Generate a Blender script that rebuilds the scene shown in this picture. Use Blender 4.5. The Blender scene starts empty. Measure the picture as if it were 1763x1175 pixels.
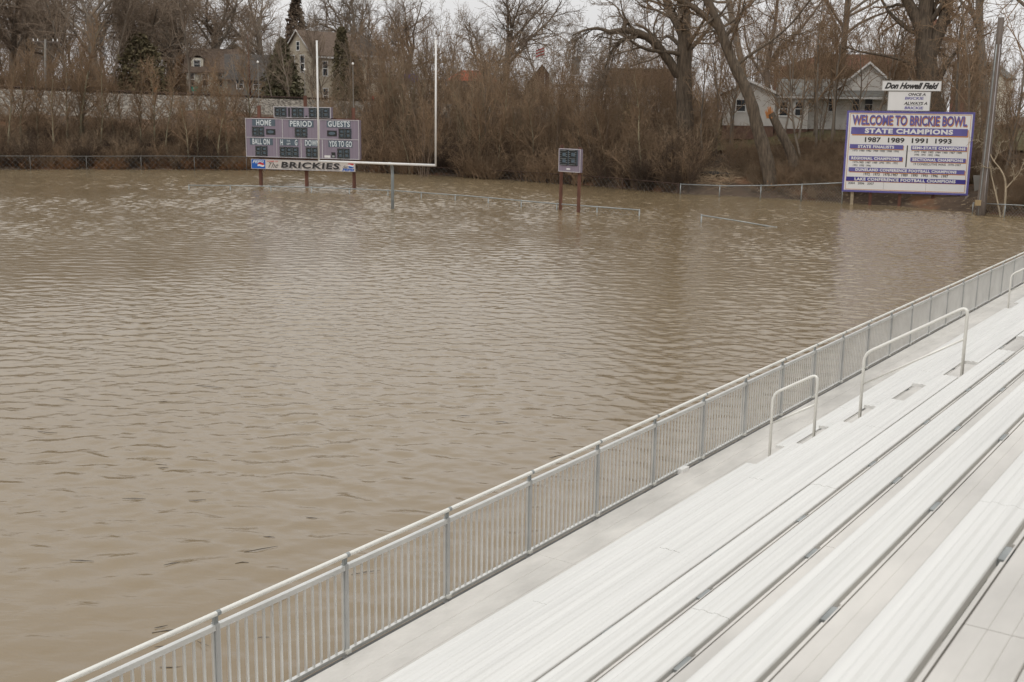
import bpy, math, random
import numpy as np
from mathutils import Matrix, Vector

random.seed(7)
D = bpy.data
SC = bpy.context.scene
COL = SC.collection
PI = math.pi

# ------------------------------------------------------------------ camera
H = 6.0                                   # eye height above the flood water
FPX, CX, CY = 1980.0, 881.5, 587.5        # focal length and centre in photograph pixels
CR = np.array([[0.9998767777793163, -0.01569806541113527, 0.0],
               [0.0030869514934721036, 0.19662111423389192, -0.9804746851234355],
               [0.015391555741029945, 0.9803538688554102, 0.19664534531002814]])
cam = D.cameras.new('camera')
cam.sensor_width = 36.0
cam.lens = FPX / 1763.0 * 36.0
cam.clip_start = 0.1
cam.clip_end = 6000.0
co = D.objects.new('camera', cam)
COL.objects.link(co)
mw = Matrix([[*CR[0], 0], [*CR[1], 0], [*CR[2], H], [0, 0, 0, 1]])
co.matrix_world = mw
SC.camera = co
cam.dof.use_dof = True
cam.dof.focus_distance = 24.0
cam.dof.aperture_fstop = 5.6

# ------------------------------------------------------------------ light
SUN_EL, SUN_ROT = math.radians(50), math.radians(205)
w = D.worlds.new('World')
SC.world = w
w.use_nodes = True
nt = w.node_tree
for n in list(nt.nodes):
    nt.nodes.remove(n)
out = nt.nodes.new('ShaderNodeOutputWorld')
bg = nt.nodes.new('ShaderNodeBackground')
sky = nt.nodes.new('ShaderNodeTexSky')
sky.sky_type = 'NISHITA'
sky.sun_disc = False
sky.sun_elevation = SUN_EL
sky.sun_rotation = SUN_ROT
sky.dust_density = 4.0
hs = nt.nodes.new('ShaderNodeHueSaturation')
hs.inputs['Saturation'].default_value = 0.15
nt.links.new(sky.outputs[0], hs.inputs['Color'])
tc = nt.nodes.new('ShaderNodeTexCoord')
sep = nt.nodes.new('ShaderNodeSeparateXYZ')
nt.links.new(tc.outputs['Generated'], sep.inputs[0])
rmp = nt.nodes.new('ShaderNodeValToRGB')       # overcast deck, brighter towards the zenith
cr_ = rmp.color_ramp
cr_.elements[0].position = 0.0
cr_.elements[0].color = (0.715, 0.708, 0.71, 1)
e_ = cr_.elements.new(0.16)
e_.color = (0.91, 0.895, 0.875, 1)
e_ = cr_.elements.new(0.35)
e_.color = (1.05, 1.03, 1.0, 1)
cr_.elements[1].position = 1.0
cr_.elements[1].color = (1.0, 0.99, 0.96, 1)
nt.links.new(sep.outputs['Z'], rmp.inputs['Fac'])
cn = nt.nodes.new('ShaderNodeTexNoise')
cn.inputs['Scale'].default_value = 2.2
cn.inputs['Detail'].default_value = 5
mp = nt.nodes.new('ShaderNodeMapping')
mp.inputs['Scale'].default_value = (1, 1, 3.5)
nt.links.new(tc.outputs['Generated'], mp.inputs['Vector'])
nt.links.new(mp.outputs[0], cn.inputs['Vector'])
mr = nt.nodes.new('ShaderNodeMapRange')
mr.inputs['From Min'].default_value = 0.3
mr.inputs['From Max'].default_value = 0.7
mr.inputs['To Min'].default_value = 10.6
mr.inputs['To Max'].default_value = 13.0
nt.links.new(cn.outputs['Fac'], mr.inputs['Value'])
vm = nt.nodes.new('ShaderNodeVectorMath')
vm.operation = 'SCALE'
nt.links.new(rmp.outputs['Color'], vm.inputs[0])
nt.links.new(mr.outputs[0], vm.inputs['Scale'])
mx = nt.nodes.new('ShaderNodeMix')
mx.data_type = 'RGBA'
mx.inputs['Factor'].default_value = 0.85
nt.links.new(hs.outputs[0], mx.inputs['A'])
nt.links.new(vm.outputs[0], mx.inputs['B'])
nt.links.new(mx.outputs['Result'], bg.inputs['Color'])
bg.inputs['Strength'].default_value = 0.10
nt.links.new(bg.outputs[0], out.inputs['Surface'])

sl = D.lights.new('sun', 'SUN')
sl.energy = 0.6
sl.angle = math.radians(20)
sl.color = (1.0, 0.96, 0.9)
so = D.objects.new('sun', sl)
COL.objects.link(so)
sdir = Vector((math.sin(SUN_ROT) * math.cos(SUN_EL), math.cos(SUN_ROT) * math.cos(SUN_EL), math.sin(SUN_EL)))
so.rotation_euler = sdir.to_track_quat('Z', 'Y').to_euler()
so.location = (0, 0, 60)

SC.view_settings.view_transform = 'Standard'
SC.view_settings.look = 'None'
SC.view_settings.exposure = 0.0
SC.view_settings.gamma = 1.0

# ------------------------------------------------------------------ measuring helpers
def ray(x, y):
    return CR @ np.array([x - CX, -(y - CY), -FPX])
def ground(x, y, z=0.0):
    d = ray(x, y)
    return d * ((z - H) / d[2]) + np.array([0, 0, H])
def at(x, y, Y):
    d = ray(x, y)
    return d * (Y / d[1]) + np.array([0, 0, H])
def atd(x, y, dist):
    d = ray(x, y)
    return d * (dist / math.hypot(d[0], d[1])) + np.array([0, 0, H])
def az_of(x):                            # azimuth of a photograph column at the horizon
    d = ray(x, 176.5 + .0157 * x)
    return math.atan2(d[0], d[1])

# ------------------------------------------------------------------ materials
def mat(name, col, rough=0.7, metal=0.0, var=0.15, scale=3.0, spec=0.5, bump=0.0, bscale=None, col2=None,
        rnd=0.0, stretch=None, detail=4.0):
    m = D.materials.new(name)
    m.use_nodes = True
    t = m.node_tree
    b = t.nodes['Principled BSDF']
    b.inputs['Roughness'].default_value = rough
    b.inputs['Metallic'].default_value = metal
    b.inputs['Specular IOR Level'].default_value = spec
    c1 = [max(0, c * (1 - var)) for c in col]
    c2 = col2 if col2 else [min(1, c * (1 + var)) for c in col]
    tcn = t.nodes.new('ShaderNodeTexCoord')
    src = tcn.outputs['Object']
    if stretch:
        mpn = t.nodes.new('ShaderNodeMapping')
        mpn.inputs['Scale'].default_value = stretch
        t.links.new(src, mpn.inputs['Vector'])
        src = mpn.outputs[0]
    n = t.nodes.new('ShaderNodeTexNoise')
    n.inputs['Scale'].default_value = scale
    n.inputs['Detail'].default_value = detail
    n.inputs['Roughness'].default_value = 0.6
    t.links.new(src, n.inputs['Vector'])
    r = t.nodes.new('ShaderNodeValToRGB')
    r.color_ramp.elements[0].position = 0.32
    r.color_ramp.elements[1].position = 0.68
    r.color_ramp.elements[0].color = (*c1, 1)
    r.color_ramp.elements[1].color = (*c2, 1)
    t.links.new(n.outputs['Fac'], r.inputs['Fac'])
    o = r.outputs['Color']
    if rnd > 0:
        oi = t.nodes.new('ShaderNodeObjectInfo')
        h = t.nodes.new('ShaderNodeHueSaturation')
        ma = t.nodes.new('ShaderNodeMapRange')
        ma.inputs['To Min'].default_value = 1 - rnd
        ma.inputs['To Max'].default_value = 1 + rnd
        t.links.new(oi.outputs['Random'], ma.inputs['Value'])
        t.links.new(ma.outputs[0], h.inputs['Value'])
        t.links.new(o, h.inputs['Color'])
        o = h.outputs[0]
    t.links.new(o, b.inputs['Base Color'])
    if bump > 0:
        n2 = t.nodes.new('ShaderNodeTexNoise')
        n2.inputs['Scale'].default_value = bscale or scale * 4
        n2.inputs['Detail'].default_value = 4
        t.links.new(src, n2.inputs['Vector'])
        bn = t.nodes.new('ShaderNodeBump')
        bn.inputs['Strength'].default_value = 1.0
        bn.inputs['Distance'].default_value = bump
        t.links.new(n2.outputs['Fac'], bn.inputs['Height'])
        t.links.new(bn.outputs[0], b.inputs['Normal'])
    return m

M = {}
M['seat'] = mat('seat_aluminium', (.80, .795, .77), .42, .2, .07, 1.5, stretch=(.25, 9, 1), detail=8)
M['foot'] = mat('foot_aluminium', (.69, .665, .625), .42, .25, .17, 1.1, stretch=(.6, 1.6, 1), detail=8)
M['rail'] = mat('rail_aluminium', (.76, .76, .74), .38, .55, .08, 2.0)
M['rail_dark'] = mat('rail_channel', (.52, .525, .52), .5, .4, .12, 2.0)
M['pipe'] = mat('pipe_aluminium', (.84, .83, .78), .38, .2, .06, 2.0)
M['galv'] = mat('galvanised_steel', (.34, .36, .36), .5, .5, .2, 4.0)
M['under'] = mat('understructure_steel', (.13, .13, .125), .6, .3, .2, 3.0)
M['white'] = mat('white_paint', (.80, .79, .77), .4, 0, .06, 3.0)
M['goalgrey'] = mat('grey_post_paint', (.27, .30, .31), .5, 0, .12, 3.0)
M['rust'] = mat('rusty_steel', (.125, .055, .037), .85, 0, .4, 3.0, stretch=(1, 1, .3))
M['mauve'] = mat('faded_mauve_paint', (.235, .195, .245), .6, 0, .10, .8, stretch=(8, 1, .5))
M['slate'] = mat('slate_letter_strip', (.09, .12, .15), .6, 0, .10, 3.0)
M['black'] = mat('black_panel', (.018, .02, .02), .5, 0, .2, 3.0)
M['segment'] = mat('segment_blue_grey', (.085, .12, .15), .5, 0, .2, 6.0)
M['letter'] = mat('letter_white', (.62, .66, .68), .6, 0, .12, 9.0)
M['trimw'] = mat('trim_grey_white', (.50, .48, .50), .6, 0, .08, 3.0)
M['signwhite'] = mat('sign_white', (.73, .72, .71), .45, 0, .04, .7)
M['purple'] = mat('sign_purple', (.115, .10, .31), .55, 0, .14, 1.6)
M['navy'] = mat('sign_navy', (.045, .035, .24), .55, 0, .12, 1.5)
M['orange'] = mat('sign_orange', (.52, .22, .06), .6, 0, .15, 4.0)
M['ink'] = mat('sign_ink', (.025, .022, .022), .6, 0, .2, 6.0)
M['signink_grey'] = mat('sign_ink_faded', (.13, .12, .12), .6, 0, .2, 6.0)
M['banner'] = mat('banner_cream', (.55, .50, .46), .6, 0, .06, 2.0)
M['shadow_ink'] = mat('letter_drop_grey', (.30, .28, .27), .6, 0, .1, 6.0)
M['blue'] = mat('badge_blue', (.01, .10, .42), .5, 0, .08, 3.0)
M['red'] = mat('badge_red', (.50, .03, .03), .5, 0, .1, 3.0)
M['wood'] = mat('weathered_pole_wood', (.17, .14, .12), .9, 0, .3, 2.5, bump=.01, stretch=(3, 3, .35))
M['yellow'] = mat('yellow_box_paint', (.38, .28, .15), .6, 0, .12, 3.0)
M['bark_grey'] = mat('bark_grey', (.195, .162, .128), .95, 0, .35, 1.6, bump=.03, bscale=7, rnd=.2, stretch=(2, 2, .6))
M['bark_brown'] = mat('bark_brown', (.175, .130, .096), .95, 0, .35, 1.6, bump=.03, bscale=7, rnd=.2, stretch=(2, 2, .6))
M['bark_green'] = mat('bark_mossy', (.235, .205, .135), .95, 0, .35, 1.6, bump=.02, bscale=7, rnd=.25, stretch=(2, 2, .6))
M['bark_pale'] = mat('bark_pale', (.33, .27, .19), .95, 0, .25, 3, rnd=.2)
M['twig'] = mat('twig_brown', (.262, .178, .110), .95, 0, .3, .35, rnd=.18)
M['twig_grey'] = mat('twig_grey', (.245, .188, .138), .95, 0, .3, .3, rnd=.18)
M['twig_red'] = mat('twig_russet', (.300, .175, .115), .95, 0, .35, .35, rnd=.15)
M['twig_tan'] = mat('twig_tan', (.270, .198, .130), .95, 0, .35, .4, rnd=.15)
M['bark_big'] = mat('bark_furrowed', (.125, .095, .068), .95, 0, .5, 3.2, bump=.09, bscale=9, stretch=(2.2, 2.2, .35), detail=8)
M['galv_dull'] = mat('dull_fence_steel', (.17, .165, .155), .7, .3, .2, 4.0)
M['twig_dark'] = mat('twig_dark', (.075, .050, .034), .95, 0, .3, .4)
M['splinter'] = mat('splintered_wood', (.50, .22, .08), .9, 0, .3, 5)
M['needle'] = mat('conifer_green', (.118, .108, .060), .9, 0, .5, 1.0, rnd=.15)
M['ivy'] = mat('ivy_dull_green', (.130, .108, .058), .9, 0, .5, 1.2)
M['deadleaf'] = mat('dead_leaves', (.26, .13, .055), .9, 0, .4, 3.0)
M['straw'] = mat('dry_reed_straw', (.34, .25, .16), .9, 0, .35, 2.0)
M['log'] = mat('wet_dark_log', (.035, .028, .022), .8, 0, .4, 3.0)
M['iron'] = mat('rail_rust', (.075, .045, .035), .7, .3, .25, 2.0)
M['creosote'] = mat('sleeper_wood', (.045, .035, .03), .9, 0, .3, 2.0)
M['brickdark'] = mat('foundation_brick', (.17, .10, .075), .9, 0, .25, 3.0)
M['pane'] = mat('window_glass_dark', (.03, .035, .04), .15, 0, .3, 1.0)
M['shingle'] = mat('roof_shingle_grey', (.19, .185, .17), .95, 0, .2, 2.5, spec=.1, bump=.02)
M['shingle_dark'] = mat('roof_shingle_dark', (.105, .095, .088), .95, 0, .25, 1.5, spec=.1, bump=.02)
M['shingle_brown'] = mat('roof_shingle_brown', (.165, .125, .10), .95, 0, .2, 2.5, spec=.1, bump=.02)
M['redroof'] = mat('red_roofing', (.135, .062, .043), .9, 0, .35, .8, spec=.1)
M['redbrick'] = mat('red_brick', (.20, .105, .075), .9, 0, .25, 2.5)
M['tan'] = mat('tan_stucco', (.47, .41, .32), .9, 0, .10, 1.5)
M['cream'] = mat('cream_siding', (.72, .68, .57), .85, 0, .08, 1.5)
M['offwhite'] = mat('offwhite_wall', (.58, .57, .55), .85, 0, .08, 1.0)
M['greywall'] = mat('grey_wall', (.22, .205, .185), .85, 0, .1, 1.0)
M['signgreen'] = mat('street_sign_green', (.02, .26, .18), .5, 0, .08, 3.0)

def siding_mat():
    m = mat('white_lap_siding', (.84, .81, .77), .8, 0, .10, 1.2)
    t = m.node_tree
    b = t.nodes['Principled BSDF']
    tcn = t.nodes.new('ShaderNodeTexCoord')
    wv = t.nodes.new('ShaderNodeTexWave')
    wv.wave_profile = 'SAW'
    wv.bands_direction = 'Z'
    wv.inputs['Scale'].default_value = 1.25
    t.links.new(tcn.outputs['Object'], wv.inputs['Vector'])
    bn = t.nodes.new('ShaderNodeBump')
    bn.inputs['Distance'].default_value = .05
    t.links.new(wv.outputs['Fac'], bn.inputs['Height'])
    t.links.new(bn.outputs[0], b.inputs['Normal'])
    return m
M['siding'] = siding_mat()

def water_mat():
    m = D.materials.new('flood_water')
    m.use_nodes = True
    t = m.node_tree
    b = t.nodes['Principled BSDF']
    b.inputs['Roughness'].default_value = .135
    b.inputs['IOR'].default_value = 1.33
    b.inputs['Specular IOR Level'].default_value = 1.0
    tcn = t.nodes.new('ShaderNodeTexCoord')
    N = t.nodes.new
    def noise(scale, sx, sy, rot, detail=3.0, rough=.5, dist=0.0):
        mp_ = N('ShaderNodeMapping')
        mp_.inputs['Rotation'].default_value = (0, 0, rot)
        mp_.inputs['Scale'].default_value = (sx, sy, 1)
        t.links.new(tcn.outputs['Object'], mp_.inputs['Vector'])
        n = N('ShaderNodeTexNoise')
        n.inputs['Scale'].default_value = scale
        n.inputs['Detail'].default_value = detail
        n.inputs['Roughness'].default_value = rough
        n.inputs['Distortion'].default_value = dist
        t.links.new(mp_.outputs[0], n.inputs['Vector'])
        return n.outputs['Fac']
    def math_(op, a, b_):
        x = N('ShaderNodeMath')
        x.operation = op
        for i, v in enumerate((a, b_)):
            if isinstance(v, (int, float)):
                x.inputs[i].default_value = v
            else:
                t.links.new(v, x.inputs[i])
        return x.outputs[0]
    big = noise(.9, .55, 1.35, math.radians(-12), 2.0, .45, .3)
    mid = noise(2.6, .6, 1.4, math.radians(8), 3.0, .5, .4)
    fine = noise(9.0, .6, 1.3, math.radians(-5), 2.0, .55)
    gust = noise(.045, 1.0, 1.0, 0.3, 3.0, .55)
    gr = N('ShaderNodeMapRange')
    gr.inputs['From Min'].default_value = .38
    gr.inputs['From Max'].default_value = .62
    gr.inputs['To Min'].default_value = .45
    gr.inputs['To Max'].default_value = 1.25
    t.links.new(gust, gr.inputs['Value'])
    h = math_('MULTIPLY', math_('MULTIPLY', mid, .016), gr.outputs[0])
    h = math_('ADD', h, math_('MULTIPLY', math_('MULTIPLY', fine, .0045), gr.outputs[0]))
    bn = N('ShaderNodeBump')
    bn.inputs['Strength'].default_value = 1.0
    bn.inputs['Distance'].default_value = 1.0
    t.links.new(h, bn.inputs['Height'])
    t.links.new(bn.outputs[0], b.inputs['Normal'])
    silt = noise(.03, 1, 1, .8, 4.0, .5)
    r = N('ShaderNodeValToRGB')
    r.color_ramp.elements[0].position = .35
    r.color_ramp.elements[0].color = (.212, .154, .086, 1)
    r.color_ramp.elements[1].position = .65
    r.color_ramp.elements[1].color = (.252, .192, .117, 1)
    t.links.new(silt, r.inputs['Fac'])
    t.links.new(r.outputs['Color'], b.inputs['Base Color'])
    return m
M['water'] = water_mat()

def ground_mat():
    m = mat('bank_earth', (.075, .048, .030), .95, 0, .35, .6, bump=.08, bscale=3, detail=8)
    t = m.node_tree
    b = t.nodes['Principled BSDF']
    src = b.inputs['Base Color'].links[0].from_socket
    tcn = t.nodes.new('ShaderNodeTexCoord')
    def patch(scale, lo, hi, col, s):
        n = t.nodes.new('ShaderNodeTexNoise')
        n.inputs['Scale'].default_value = scale
        n.inputs['Detail'].default_value = 6
        t.links.new(tcn.outputs['Object'], n.inputs['Vector'])
        r = t.nodes.new('ShaderNodeMapRange')
        r.inputs['From Min'].default_value = lo
        r.inputs['From Max'].default_value = hi
        t.links.new(n.outputs['Fac'], r.inputs['Value'])
        x = t.nodes.new('ShaderNodeMix')
        x.data_type = 'RGBA'
        t.links.new(r.outputs[0], x.inputs['Factor'])
        t.links.new(s, x.inputs['A'])
        x.inputs['B'].default_value = (*col, 1)
        return x.outputs['Result']
    s = patch(.35, .50, .62, (.16, .080, .040), src)
    s = patch(3.5, .58, .68, (.20, .15, .095), s)
    t.links.new(s, b.inputs['Base Color'])
    return m
M['earth'] = ground_mat()
M['lawn'] = mat('winter_lawn', (.085, .085, .030), .95, 0, .3, 1.2, bump=.05, col2=(.15, .115, .05))
def ballast_mat():
    m = mat('ballast_stone', (.20, .175, .155), .95, 0, .3, .5, bump=.12, bscale=7)
    t = m.node_tree
    b = t.nodes['Principled BSDF']
    tcn = t.nodes.new('ShaderNodeTexCoord')
    v = t.nodes.new('ShaderNodeTexVoronoi')
    v.inputs['Scale'].default_value = 5.5
    t.links.new(tcn.outputs['Object'], v.inputs['Vector'])
    r = t.nodes.new('ShaderNodeValToRGB')
    r.color_ramp.elements[0].color = (.07, .058, .046, 1)
    r.color_ramp.elements[1].color = (.35, .315, .27, 1)
    s2 = t.nodes.new('ShaderNodeSeparateColor')
    t.links.new(v.outputs['Color'], s2.inputs[0])
    t.links.new(s2.outputs[0], r.inputs['Fac'])
    t.links.new(r.outputs['Color'], b.inputs['Base Color'])
    return m
M['ballast'] = ballast_mat()

# ------------------------------------------------------------------ object helpers
MATS = {}
def thing(name, label, cat, loc=(0, 0, 0), rotz=0.0, group=None):
    o = D.objects.new(name, None)
    COL.objects.link(o)
    o.empty_display_size = .3
    o.location = [float(v) for v in loc]
    o.rotation_euler = (0, 0, rotz)
    tag(o, label, cat, group)
    MATS[o.name] = np.array((Matrix.Translation(Vector([float(v) for v in loc])) @ Matrix.Rotation(rotz, 4, 'Z')).inverted())
    return o
def tag(o, label=None, cat=None, group=None, kind=None):
    if label: o['label'] = label
    if cat: o['category'] = cat
    if group: o['group'] = group
    if kind: o['kind'] = kind
    return o
def world_inv(o):
    return MATS.get(o.name, np.eye(4))

class MB:
    """collects boxes, bars and tubes (world coordinates) and links them as ONE mesh object"""
    def __init__(s):
        s.v = []; s.f3 = []; s.f4 = []; s.fn = []; s.n = 0
    def add(s, v, quads=None, tris=None, ngons=None):
        v = np.asarray(v, float).reshape(-1, 3)
        if quads is not None and len(quads): s.f4.append(np.asarray(quads, int).reshape(-1, 4) + s.n)
        if tris is not None and len(tris): s.f3.append(np.asarray(tris, int).reshape(-1, 3) + s.n)
        if ngons: s.fn += [[i + s.n for i in g] for g in ngons]
        s.v.append(v); s.n += len(v)
        return s
    def box(s, o, X, Y, Z):
        """box from corner o with edge vectors X, Y, Z"""
        o, X, Y, Z = [np.asarray(a, float) for a in (o, X, Y, Z)]
        v = [o, o + X, o + X + Y, o + Y, o + Z, o + X + Z, o + X + Y + Z, o + Y + Z]
        return s.add(v, [[0, 3, 2, 1], [4, 5, 6, 7], [0, 1, 5, 4], [1, 2, 6, 5], [2, 3, 7, 6], [3, 0, 4, 7]])
    def cbox(s, c, hx, hy, hz, ax=(1, 0, 0), ay=(0, 1, 0), az=(0, 0, 1)):
        ax, ay, az, c = [np.asarray(a, float) for a in (ax, ay, az, c)]
        return s.box(c - ax * hx - ay * hy - az * hz, ax * 2 * hx, ay * 2 * hy, az * 2 * hz)
    def tube(s, pts, rad, n=8, cap=True):
        P = np.asarray(pts, float)
        m = len(P)
        R_ = np.full(m, rad) if np.isscalar(rad) else np.asarray(rad, float)
        T = np.empty_like(P)
        T[1:-1] = P[2:] - P[:-2]; T[0] = P[1] - P[0]; T[-1] = P[-1] - P[-2]
        T /= np.linalg.norm(T, axis=1)[:, None] + 1e-12
        ref = np.array([0, 0, 1.]) if abs(T[0][2]) < .9 else np.array([1., 0, 0])
        A = np.cross(T, ref); A /= np.linalg.norm(A, axis=1)[:, None] + 1e-12
        Bv = np.cross(T, A)
        th = np.arange(n) * 2 * PI / n
        V = P[:, None, :] + R_[:, None, None] * (A[:, None, :] * np.cos(th)[None, :, None] + Bv[:, None, :] * np.sin(th)[None, :, None])
        i = np.arange(m - 1)[:, None] * n; j = np.arange(n)[None, :]; k = (j + 1) % n
        q = np.stack([i + j, i + k, i + n + k, i + n + j], -1).reshape(-1, 4)
        ng = [list(range(n))[::-1], [(m - 1) * n + a for a in range(n)]] if cap else None
        return s.add(V.reshape(-1, 3), q, None, ng)
    def build(s, name, material, parent=None, smooth=False, label=None):
        V = np.concatenate(s.v) if s.v else np.zeros((0, 3))
        if parent is not None:
            Mi = world_inv(parent)
            V = V @ Mi[:3, :3].T + Mi[:3, 3]
        f4 = np.concatenate(s.f4) if s.f4 else np.zeros((0, 4), int)
        f3 = np.concatenate(s.f3) if s.f3 else np.zeros((0, 3), int)
        me = D.meshes.new(name)
        ln = [len(g) for g in s.fn]
        nl = len(f4) * 4 + len(f3) * 3 + sum(ln)
        npoly = len(f4) + len(f3) + len(s.fn)
        me.vertices.add(len(V)); me.vertices.foreach_set('co', V.astype(np.float32).ravel())
        me.loops.add(nl)
        idx = np.concatenate([f4.ravel(), f3.ravel(), np.array([i for g in s.fn for i in g], int)]).astype(np.int32)
        me.loops.foreach_set('vertex_index', idx)
        tot = np.concatenate([np.full(len(f4), 4), np.full(len(f3), 3), np.array(ln, int)]).astype(np.int32)
        st = np.concatenate([[0], np.cumsum(tot)[:-1]]).astype(np.int32) if npoly else np.zeros(0, np.int32)
        me.polygons.add(npoly)
        me.polygons.foreach_set('loop_start', st)
        me.polygons.foreach_set('loop_total', tot)
        me.polygons.foreach_set('use_smooth', np.full(npoly, bool(smooth)))
        me.update(calc_edges=True)
        me.materials.append(material)
        o = D.objects.new(name, me)
        COL.objects.link(o)
        if parent is not None:
            o.parent = parent
            MATS[o.name] = world_inv(parent)
        if label: o['label'] = label
        return o
def tube_obj(name, pts, r, m, parent, n=8, smooth=True):
    return MB().tube(pts, r, n).build(name, m, parent, smooth)

def copy_thing(root, loc, rotz, scale, label=None, group=None):
    r = root.copy(); COL.objects.link(r)
    r.location = [float(v) for v in loc]; r.rotation_euler = (0, 0, rotz); r.scale = scale
    if label: r['label'] = label
    if group: r['group'] = group
    for ch in root.children:
        c = ch.copy(); COL.objects.link(c); c.parent = r
    return r

# ------------------------------------------------------------------ terrain
# bank profiles: column of the photograph -> (distance of the waterline, [(metres beyond it, height), ...])
PROF = [
 (-3000, 118, [(0, 0), (2, .5), (5, 1.2), (11, 4.6), (16, 6.2), (19, 7.0), (25, 7.1), (32, 6.4), (200, 6.3)]),
 (0,   115.7, [(0, 0), (2, .5), (5, 1.2), (12.8, 4.6), (17, 6.25), (20, 7.0), (24, 7.0), (30, 6.4), (200, 6.3)]),
 (300, 114.8, [(0, 0), (2, .5), (6, 1.2), (18, 4.2), (22.5, 6.0), (25, 6.7), (29, 6.7), (35, 6.3), (200, 6.3)]),
 (620, 112.9, [(0, 0), (3, .5), (8, 1.0), (35, 4.0), (39.5, 5.8), (42, 6.4), (46, 6.4), (55, 6.2), (200, 6.3)]),
 (970,  97.5, [(-3, -.15), (0, 0), (4, .25), (12, 1.0), (72.5, 3.9), (77, 5.8), (80, 6.4), (84, 6.4), (95, 6.2), (200, 6.3)]),
 (1160, 89.0, [(0, 0), (1.5, .7), (6, 1.3), (12, 2.2), (25, 3.8), (45, 5.0), (75, 6.0), (200, 6.3)]),
 (1400, 85.8, [(0, 0), (1.5, .7), (5, 1.3), (10, 2.7), (14, 4.2), (17, 4.55), (30, 4.7), (60, 5.0), (100, 6.0), (200, 6.3)]),
 (1763, 78.3, [(0, 0), (1.5, .6), (5, 1.3), (10, 2.5), (14, 3.9), (19, 4.4), (30, 4.7), (60, 5.0), (100, 6.0), (200, 6.3)]),
 (5000, 62.0, [(0, 0), (2, .6), (6, 1.3), (14, 3.5), (20, 4.4), (60, 5.0), (200, 6.3)]),
]
PA = np.array([math.atan((p[0] - CX) / FPX) for p in PROF])
def shore(az):
    return float(np.interp(az, PA, [p[1] for p in PROF]))
def Zt(az, d):
    off = d - shore(az)
    if off <= 0:
        return float(np.interp(off, [-8, -3, 0], [-.8, -.35, 0.0]))
    zs = [float(np.interp(off, [k[0] for k in p[2]], [k[1] for k in p[2]])) for p in PROF]
    return float(np.interp(az, PA, zs))
def zt_xy(x, y):
    return Zt(math.atan2(x, y), math.hypot(x, y))

azs = np.radians(np.concatenate([np.linspace(-180, -60, 25)[:-1], np.linspace(-60, 60, 241), np.linspace(60, 180, 25)[1:]]))
offs = [-60, -30, -15, -8, -5, -3, -1.5, -.5, 0, .5, 1, 1.5, 2, 3, 4, 5, 6, 7, 8, 9, 10, 11, 12, 13, 14, 15, 16, 17, 18, 20, 22, 24, 26, 28, 30,
        32, 35, 38, 42, 46, 50, 55, 60, 66, 70, 74, 78, 84, 90, 100, 115, 130, 160, 200, 260, 400, 800, 1600, 4000]
vv = []
for a in azs:
    s0 = shore(a)
    for o_ in offs:
        d = s0 + o_
        z = Zt(a, d)
        amp = .22 if 1.5 < o_ < 120 else (.05 if o_ >= -1 else .0)
        if o_ > 120: amp = .5
        z += amp * (math.sin(a * 151 + d * .9) * .5 + math.sin(a * 67 - d * .51) * .6 + random.uniform(-.4, .4)) * .5
        vv.append((d * math.sin(a), d * math.cos(a), z))
nr = len(offs)
quads = []
for i in range(len(azs) - 1):
    for j in range(nr - 1):
        quads.append((i * nr + j, i * nr + j + 1, (i + 1) * nr + j + 1, (i + 1) * nr + j))
c0 = len(vv)
vv.append((0, 0, -.8))
tris = [(c0, i * nr, (i + 1) * nr) for i in range(len(azs) - 1)]
tag(MB().add(vv, quads, tris).build('ground', M['earth'], None, True), kind='structure')
def wave_h(X, Y):
    """short wind waves as real relief; height in metres"""
    r = np.random.RandomState(21)
    g1 = .5 + .5 * np.sin(X * .075 + Y * .031 + 1.0 + 1.3 * np.sin(Y * .052 + .6)) * np.sin(Y * .083 - X * .022 + .4)
    g2 = .5 + .5 * np.sin(X * .19 - Y * .13 + 2.0 + 1.1 * np.sin(X * .11)) * np.sin(Y * .21 + X * .06 + 1.2 * np.sin(Y * .09 + X * .05))
    gust = .30 + .85 * g1 + .55 * g2
    calm = np.clip((30 - Y - X * .25) / 22, 0, 1)           # smoother, longer swell towards the near left corner
    gust *= 1 + .65 * np.clip((Y - 38) / 35, 0, 1)
    Z = np.zeros_like(X)
    for i in range(80):
        lam = math.exp(r.uniform(math.log(.18), math.log(1.1)))
        th = r.normal(math.radians(84), math.radians(38))
        k = 2 * PI / lam
        slope = .0160 * (1.0 if lam < .55 else (.72 if lam < .9 else .45))
        ph = r.uniform(0, 2 * PI)
        c = np.sin(X * (k * math.cos(th)) + Y * (k * math.sin(th)) + ph + .5 * np.sin(X * .31 + Y * .17 + i) + .4 * np.sin(X * .13 - Y * .29 + 2 * i))
        wgt = gust * (1 - calm * (.70 if lam < .42 else .05)) if lam < .9 else (.55 + .45 * gust)
        Z += c * wgt * slope / k
    return Z
ys = np.concatenate([np.arange(2.0, 40, .06), np.arange(40, 75, .085), np.arange(75, 122, .13)])
rows_w = []
NX = 820
tt = np.linspace(-1, 1, NX)
XX = tt[None, :] * (ys[:, None] * .56 + 4.5)
YY = np.repeat(ys[:, None], NX, 1)
ZZ = wave_h(XX, YY)
edge = np.minimum(1, np.minimum((1 - np.abs(tt))[None, :] * 30, np.minimum((ys - 2)[:, None], (122 - ys)[:, None]) / 2))
ZZ *= edge
n0 = len(ys) * NX
ii = (np.arange(len(ys) - 1)[:, None] * NX + np.arange(NX - 1)[None, :]).ravel()
wv = np.stack([XX.ravel(), YY.ravel(), ZZ.ravel()], 1)
wqd = np.stack([ii, ii + 1, ii + 1 + NX, ii + NX], 1)
c_ = [0, NX - 1, n0 - 1, n0 - NX]              # corners of the rippled patch, joined to the flat rest
R_ = 420.0
ext = np.array([(-R_, -R_, 0), (R_, -R_, 0), (R_, R_, 0), (-R_, R_, 0)])
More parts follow.
